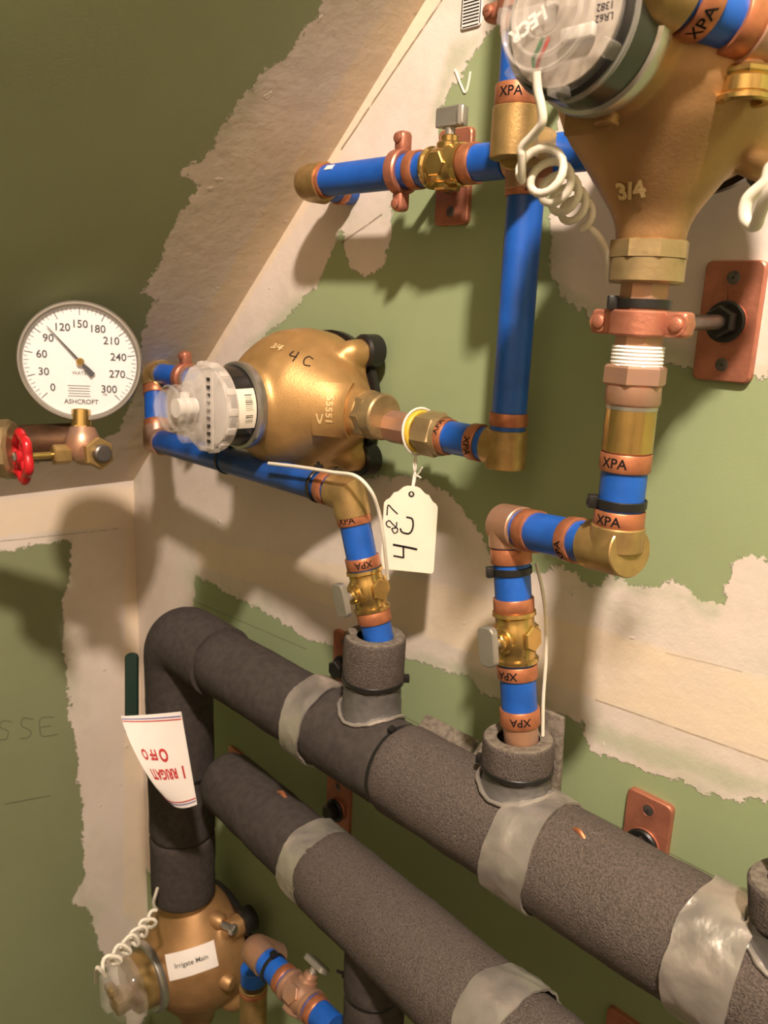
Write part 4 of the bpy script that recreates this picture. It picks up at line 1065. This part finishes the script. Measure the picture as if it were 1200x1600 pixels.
for q in range(97):
    th2 = q / 96 * 2 * math.pi * 5.5; bw.append(A0 + (A1 - A0) * (q / 96) + (xa * math.cos(th2) + ya * math.sin(th2)) * (.007 + .001 * math.sin(q)))
pts = curve([pt(246, 1388, .15), pt(240, 1410, .17), bw[0]], 5)[:-1] + bw + curve([bw[-1], pt(152, 1512, .31), pt(150, 1535, .30)], 5)[1:]
tag(obj('twisted_cable', sweep(BM(), pts, .0021, 8), M['cable'], None, org=A0), 'twisted white cable draped over the register of the bottom left meter', 'cable', 'white cables')

# small blue run leaving it
A = pt(392, 1478, .150); B = pt(520, 1607, .150); B.z = A.z + (B.z - A.z) * .5; u_ = (B - A).normalized()
T = lambda px, py: A + u_ * near(A, B, px, py)
ir = thing('pipe_run', 'short blue and copper pipe run beside the bottom left meter', 'pipe', A, 'blue pipe runs')
ps = .92
elbow(ir, T(416, 1503), T(396, 1482), T(396, 1482) + Y * .03 - Z * .03, .0165, 'cfit', mitre=False, soft=.016)
pipe(ir, T(408, 1495), T(462, 1545), .0145); ring(ir, A, B, 447, 1528, w=.009, r=.0158)
ring(ir, A, B, 495, 1578, w=.009, r=.0155); pipe(ir, T(488, 1570), T(522, 1606), .0140)
v0 = pt(396, 1520, .10); pipe(ir, v0 + Z * .008, v0 - Z * .012, .0160); ring(ir, v0, v0 - Z * .1, 398, 1545, w=.006, r=.0175); obj('brass_coupling', rod(BM(), v0 - Z * .018, v0 - Z * .12, .0170), M['brass'], ir)
valve('small copper coloured valve on the run beside the bottom left meter', T(470, 1554), u_, (Z + Y * .8), m='cfit')
cable_tie('black cable tie on the small blue run beside the bottom left meter', T(428, 1512), u_, .0146, Vector((.5, .0, 1)), .0045)

# ------------------------------------------------------------------ irrigation card and green handle
hz = pt(207, 1083, .185); hl = thing('valve_handle', 'dark green lever handle sticking up behind the white card', 'valve handle', hz)
bm = slab(BM(), hz - Y * .0, (CR @ Vector((1, 0, 0))), (CR @ Vector((0, 1, 0))), .0150, .095, .006, .006); obj('vinyl_grip', bm, M['green'], hl)
tl, tr, br, bl = pt(189, 1119, .215), pt(283, 1112, .175), pt(308, 1257, .168), pt(262, 1250, .190)
lm1, lm2 = pt(196, 1152, .224), pt(232, 1226, .212)
def card(u, v):
    """u 0..1 left to right as it hangs, v 0..1 top to bottom"""
    L_ = tl * (1 - v) ** 3 + lm1 * 3 * v * (1 - v) ** 2 + lm2 * 3 * v * v * (1 - v) + bl * v ** 3
    R_ = tr * (1 - v) + br * v; q = L_ * (1 - u) + R_ * u
    return q + Vector((-.30, -.62, -.1)) * (.022 * u * (1 - u)) - Z * (.006 * u * (1 - u) * 4 * (v))
ic = thing('instruction_card', 'curled white card printed IRRIGATION OFF in red, upside down, on the insulated leg', 'card', card(.5, .5))
bm = BM(); nu, nv_ = 20, 24; gv = [[bm.verts.new(card(i / nu, j / nv_)) for j in range(nv_ + 1)] for i in range(nu + 1)]
for i in range(nu):
    for j in range(nv_): bm.faces.new((gv[i][j], gv[i][j + 1], gv[i + 1][j + 1], gv[i + 1][j]))
bmesh.ops.recalc_face_normals(bm, faces=bm.faces); r_ = bmesh.ops.extrude_face_region(bm, geom=bm.faces[:])
cn = (card(.6, .5) - card(.5, .5)).cross(card(.5, .6) - card(.5, .5)).normalized()
if cn.dot(EYE - card(.5, .5)) < 0: cn = -cn
bmesh.ops.translate(bm, verts=[v for v in r_['geom'] if isinstance(v, bmesh.types.BMVert)], vec=-cn * .0006)
cd = obj('card_sheet', bm, M['paper'], ic, sharp=50)
def on_card(u, v, lift=.0006):
    a = card(u + .01, v) - card(u - .01, v); b_ = card(u, v + .01) - card(u, v - .01); n_ = a.cross(b_).normalized()
    if n_.dot(EYE - card(u, v)) < 0: n_ = -n_
    return card(u, v) + n_ * lift
WC, HC = .115, .125
def cfn(u0, v0): return lambda x, y: on_card(u0 - x / WC, v0 + y / HC)
bm = BM(); place2d(bm, text2d('I', .0220, .0008), cfn(.87, .615)); place2d(bm, text2d('RRIGATI', .0175, .0007), cfn(.475, .612)); place2d(bm, text2d('O', .0220, .0008), cfn(.60, .42)); place2d(bm, text2d('FF O', .0175, .0007), cfn(.33, .415))
obj('red_letters', bm, M['redink'], cd, smooth=False)
for v0, m_ in ((.045, 'blueink'), (.075, 'redink'), (.955, 'blueink'), (.925, 'redink')):
    bm = BM(); r0 = [(bm.verts.new(on_card(.01 + .98 * i / 24, v0 - .006)), bm.verts.new(on_card(.01 + .98 * i / 24, v0 + .006))) for i in range(25)]
    for a_, b_ in zip(r0, r0[1:]): bm.faces.new((a_[0], a_[1], b_[1], b_[0]))
    obj('border_line', bm, M[m_], cd, smooth=False)
cable_tie('black cable tie holding the curled white card to the insulated leg', Vector((cen_.x, cen_.y, pt(222, 1150, .105).z)), Z, .0432, Vector((-1, -.35, 0)), .004, h=.012)
# pencil scribble on the knee wall
def lw(polys, w):
    bm = BM()
    for pl_ in polys:
        P = [onl(*q) + X * .0004 for q in pl_]; P = curve(P, 5) if len(P) > 2 else P
        sweep(bm, P, w, 5)
    return bm
pp_ = ([[(18, 1128), (4, 1126), (0, 1136), (12, 1142), (10, 1154), (-2, 1156)], [(52, 1124), (36, 1122), (34, 1134), (48, 1142), (44, 1152), (30, 1154)], [(84, 1120), (64, 1122), (62, 1136), (66, 1150), (90, 1147)], [(64, 1136), (80, 1134)],
          [(8, 1256), (40, 1250), (78, 1243)]])
tag(obj('pencil_scribble', lw(pp_[:4], .0004), M['pencil'], None, org=onl(50, 1140)), 'faint pencil letters on the green board left of the corner', 'writing')
tag(obj('pencil_line', lw(pp_[4:], .0004), M['pencil'], None, org=onl(40, 1250)), 'faint pencil dash on the green board below the pencil letters', 'writing')
ck = BM(); sweep(ck, curve([pt(711, 109, .0004), pt(720, 132, .0004), pt(727, 145, .0004), pt(732, 130, .0004), pt(735, 112, .0004)], 5), .0010, 6)
tag(obj('chalk_mark', ck, M['string'], None, org=pt(725, 130, 0)), 'white chalk tick on the green board left of the upper blue drop pipe', 'chalk mark')
